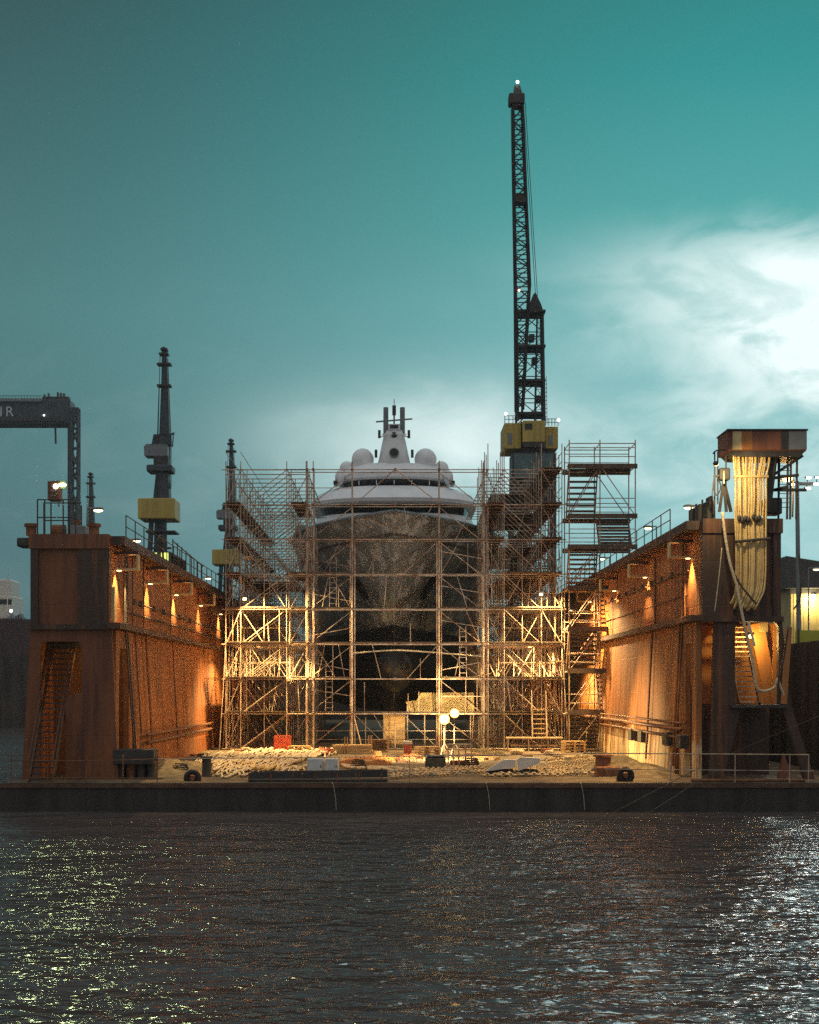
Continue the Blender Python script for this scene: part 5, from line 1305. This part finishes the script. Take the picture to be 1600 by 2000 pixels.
def pallet(u, v, label, n=1, rz=.2):
    y = deckY(v); t = thing('pallet', label, 'pallet', (X(u, y), y, DK), 'pallets on the deck'); c = Vector((X(u, y), y, 0))
    for k in range(n):
        z = DK + .03 + k * .16
        for j in range(6): MB().box(c.x - .6, c.x + .6, y - .4 + j * .15, y - .29 + j * .15, z + .11, z + .135).build('board', M['wood'], t)
        for j in range(3): MB().box(c.x - .6 + j * .55, c.x - .5 + j * .55, y - .4, y + .46, z, z + .11).build('bearer', M['wood'], t)
    t.rotation_euler.z = rz
pallet(835, 1476, 'timber pallet stack behind the dark scrap bin', 3, .3)
pallet(950, 1485, 'single timber pallet between the wire cage and the white wedges', 1, -.25)
pallet(1120, 1470, 'timber pallet stack at the right end of the workbench', 4, .1)
pallet(585, 1468, 'timber pallet pair right of the red crate', 2, -.1)
for u, v, r_, lb in ((920, 1500, .42, 'dark hose coiled on the deck right of the wire cage'), (700, 1503, .38, 'dark hose coiled behind the gangway'), (352, 1512, .4, 'dark hose coiled left of the rope heap')):
    y = deckY(v); pts = [(X(u, y) + (r_ - .02 * k / 8) * math.cos(2 * PI * k / 12), y + r_ * math.sin(2 * PI * k / 12), DK + .05 + .014 * k / 2) for k in range(54)]
    tag(MB().path(pts, .032, 6, 1).build('hose_coil', M['rubber'], loc=(X(u, y), y, DK), smooth=True), lb, 'hose')
for k, (u, v) in enumerate(((1075, 1476), (1090, 1480), (1010, 1474), (860, 1470), (480, 1470))):
    y = deckY(v); r0 = (.26, .22, .3, .24, .26)[k]
    b = MB(); b.ball((X(u, y), y, DK + r0 * .55), r0, 1.3, 1, .6, 14)
    for vt in b.bm.verts: vt.co += Vector((rr.uniform(-.03, .03), rr.uniform(-.03, .03), rr.uniform(-.03, .03))); vt.co.z = max(vt.co.z, DK + .02)
    tag(b.build('sack', M['plankpale'], loc=(X(u, y), y, DK)), 'pale lumpy sack lying on the deck before the scaffold', 'sack', 'sacks on the deck')
# ropes hanging over the dock edge
for u, lb in ((655, 'thin rope hanging down the dark dock side under the gangway'), (955, 'thin rope hanging down the dark dock side under the white wedges'), (1140, 'thin rope hanging down the dark dock side under the chains')):
    tag(MB().path([P(u - 6, 1528, YF + .1), P(u - 4, 1534, YF - .09), P(u, 1555, YF - .08), P(u + 2, 1582, YF - .08)], .012, 5, 4).build('hanging_rope', M['rope'], loc=P(u, 1555, YF)), lb, 'rope')
# mooring lines going down to the water at right
for a, b, ya, yb_, lb in (((1365, 1500), (1150, 1612), 59, 52, 'dark mooring line slanting from the wall foot into the water'), ((1420, 1490), (1230, 1612), 59.2, 52.4, 'dark mooring line, second from the wall foot into the water'), ((1600, 1398), (1428, 1472), 58, 59, 'thin pale line rising from the black arch to the quay')):
    tag(MB().tube(P(*a, ya), P(*b, yb_), .014, 5).build('mooring_line', M['black'] if lb[0] == 'd' else M['plank'], loc=P(*a, ya)), lb, 'rope')

# ------------------------------------------------------------------ world, sun, camera
W = bpy.data.worlds.new('World'); S.world = W; W.use_nodes = True
nt = W.node_tree; N = nt.nodes; L = nt.links; N.clear()
out = N.new('ShaderNodeOutputWorld'); bg = N.new('ShaderNodeBackground'); L.new(bg.outputs[0], out.inputs[0])
tc = N.new('ShaderNodeTexCoord'); sp = N.new('ShaderNodeSeparateXYZ'); L.new(tc.outputs['Generated'], sp.inputs[0])
def math_(op, a, b=None, c=None):
    n = N.new('ShaderNodeMath'); n.operation = op
    for i, v in enumerate((a, b, c)):
        if v is None: continue
        if isinstance(v, (int, float)): n.inputs[i].default_value = v
        else: L.new(v, n.inputs[i])
    return n.outputs[0]
def ramp(f, stops, interp='LINEAR'):
    r = N.new('ShaderNodeValToRGB'); r.color_ramp.interpolation = interp
    e = r.color_ramp.elements
    e[0].position, e[0].color = stops[0][0], (*stops[0][1], 1); e[1].position, e[1].color = stops[-1][0], (*stops[-1][1], 1)
    for p_, c in stops[1:-1]: x = e.new(p_); x.color = (*c, 1)
    L.new(f, r.inputs['Fac']); return r.outputs['Color']
def mixc(f, a, b, mode='MIX'):
    x = N.new('ShaderNodeMix'); x.data_type = 'RGBA'; x.blend_type = mode
    if isinstance(f, (int, float)): x.inputs[0].default_value = f
    else: L.new(f, x.inputs[0])
    for i, v in ((6, a), (7, b)):
        if isinstance(v, tuple): x.inputs[i].default_value = (*v, 1)
        else: L.new(v, x.inputs[i])
    return x.outputs[2]
el = math_('ARCSINE', sp.outputs['Z']); az = math_('ARCTAN2', sp.outputs['X'], sp.outputs['Y'])
def maprange(v, a, b, c=0., d=1., smooth=True):
    n = N.new('ShaderNodeMapRange'); n.interpolation_type = 'SMOOTHSTEP' if smooth else 'LINEAR'
    L.new(v, n.inputs['Value']); n.inputs['From Min'].default_value = a; n.inputs['From Max'].default_value = b; n.inputs['To Min'].default_value = c; n.inputs['To Max'].default_value = d
    return n.outputs[0]
e01 = maprange(el, 0, 1.4, 0, 1, False)
left = ramp(e01, [(0, (.068, .135, .150)), (.10, (.074, .175, .185)), (.17, (.074, .190, .195)), (.24, (.048, .132, .138)), (.30, (.035, .088, .094)), (.42, (.06, .08, .085)), (.60, (.32, .35, .36)), (1, (.55, .60, .62))])
right = ramp(e01, [(0, (.30, .56, .58)), (.09, (.27, .54, .55)), (.15, (.18, .47, .48)), (.21, (.085, .37, .37)), (.27, (.034, .27, .27)), (.31, (.026, .21, .21)), (.42, (.07, .12, .12)), (.60, (.32, .35, .36)), (1, (.55, .60, .62))])
base = mixc(maprange(az, -.30, .26), left, right)
# darker grey clouded sky behind the viewer
back = maprange(sp.outputs['Y'], .75, .2)
base = mixc(math_('MULTIPLY', back, maprange(el, 1.0, .6)), base, (.30, .29, .295))
# clouds
mp = N.new('ShaderNodeMapping'); mp.inputs['Scale'].default_value = (1, 1, 2.0); L.new(tc.outputs['Generated'], mp.inputs['Vector'])
nz = N.new('ShaderNodeTexNoise'); nz.inputs['Scale'].default_value = 5.5; nz.inputs['Detail'].default_value = 6; nz.inputs['Roughness'].default_value = .52; nz.inputs['Distortion'].default_value = .35
L.new(mp.outputs[0], nz.inputs['Vector'])
def blob(a0, e0, ra, re, tilt=0.):
    da = math_('SUBTRACT', az, a0); de = math_('SUBTRACT', el, e0)
    de = math_('SUBTRACT', de, math_('MULTIPLY', da, tilt))
    d2 = math_('ADD', math_('POWER', math_('ABSOLUTE', math_('DIVIDE', da, ra)), 2), math_('POWER', math_('ABSOLUTE', math_('DIVIDE', de, re)), 2))
    return math_('EXPONENT', math_('MULTIPLY', d2, -1))
nzc = maprange(nz.outputs['Fac'], .3, .7, .25, 1.25, False)
n3 = N.new('ShaderNodeTexNoise'); n3.inputs['Scale'].default_value = 17; n3.inputs['Detail'].default_value = 5; n3.inputs['Roughness'].default_value = .55; n3.inputs['Distortion'].default_value = .5
L.new(mp.outputs[0], n3.inputs['Vector'])
warp = math_('MULTIPLY', math_('SUBTRACT', n3.outputs['Fac'], .5), .05)
el = math_('ADD', el, warp)
up = maprange(el, .304, .262)
c1 = math_('MULTIPLY', math_('MULTIPLY', math_('MULTIPLY', blob(.30, .232, .120, .056, -.10), up), maprange(nz.outputs['Fac'], .3, .7, .55, 1.25, False)), math_('MULTIPLY', maprange(n3.outputs['Fac'], .34, .62, .55, 1.1), 1.7))
c2 = math_('MULTIPLY', blob(.025, .155, .085, .034), maprange(nz.outputs['Fac'], .3, .6, .5, 1.1, False))
c3 = math_('MULTIPLY', blob(.27, .15, .20, .05), maprange(n3.outputs['Fac'], .38, .68, .0, .42, False))
wisp = math_('MULTIPLY', math_('MULTIPLY', blob(.1, .12, .5, .10), maprange(n3.outputs['Fac'], .48, .72)), .05)
cl_ = math_('MINIMUM', math_('ADD', math_('ADD', c1, wisp), math_('ADD', math_('MULTIPLY', c2, .85), c3)), 1.0)
colr = mixc(cl_, base, (.86, 1.0, .98))
L.new(colr, bg.inputs['Color']); bg.inputs['Strength'].default_value = 1.12

sd = bpy.data.lights.new('sun', 'SUN'); sd.energy = .12; sd.angle = R(12); sd.color = (.75, 1, 1)
so = bpy.data.objects.new('sun', sd); COL.objects.link(so); so.rotation_euler = Vector((-.25, -1, -.35)).to_track_quat('-Z', 'Y').to_euler()

cd = bpy.data.cameras.new('camera'); cam = bpy.data.objects.new('camera', cd); COL.objects.link(cam); S.camera = cam
cam.location = (0, 0, EYE); cam.rotation_euler = (PI / 2, 0, 0)
cd.sensor_fit = 'VERTICAL'; cd.sensor_height = 36; cd.lens = F / 2000 * 36
cd.shift_x = (800 - U0) / 2000; cd.shift_y = (V0 - 1000) / 2000
cd.clip_start = .5; cd.clip_end = 4000
S.view_settings.view_transform = 'Standard'; S.view_settings.look = 'None'; S.view_settings.exposure = 0; S.view_settings.gamma = 1
S.cycles.use_denoising = False
S.cycles.max_bounces = 5; S.cycles.sample_clamp_indirect = 3; S.cycles.sample_clamp_direct = 12; S.cycles.use_adaptive_sampling = False

# ------------------------------------------------------------------ harbour haze
hm = bpy.data.materials.new('haze'); hm.use_nodes = True
hn = hm.node_tree.nodes; hl = hm.node_tree.links; hn.clear()
ho = hn.new('ShaderNodeOutputMaterial'); hv = hn.new('ShaderNodeVolumePrincipled')
hv.inputs['Color'].default_value = (.92, .94, .95, 1); hv.inputs['Density'].default_value = .00024; hv.inputs['Anisotropy'].default_value = .35
hl.new(hv.outputs[0], ho.inputs['Volume'])
hz = MB().box(-400, 400, -80, 420, -1.5, 75).build('haze', hm); tag(hz, kind='stuff')
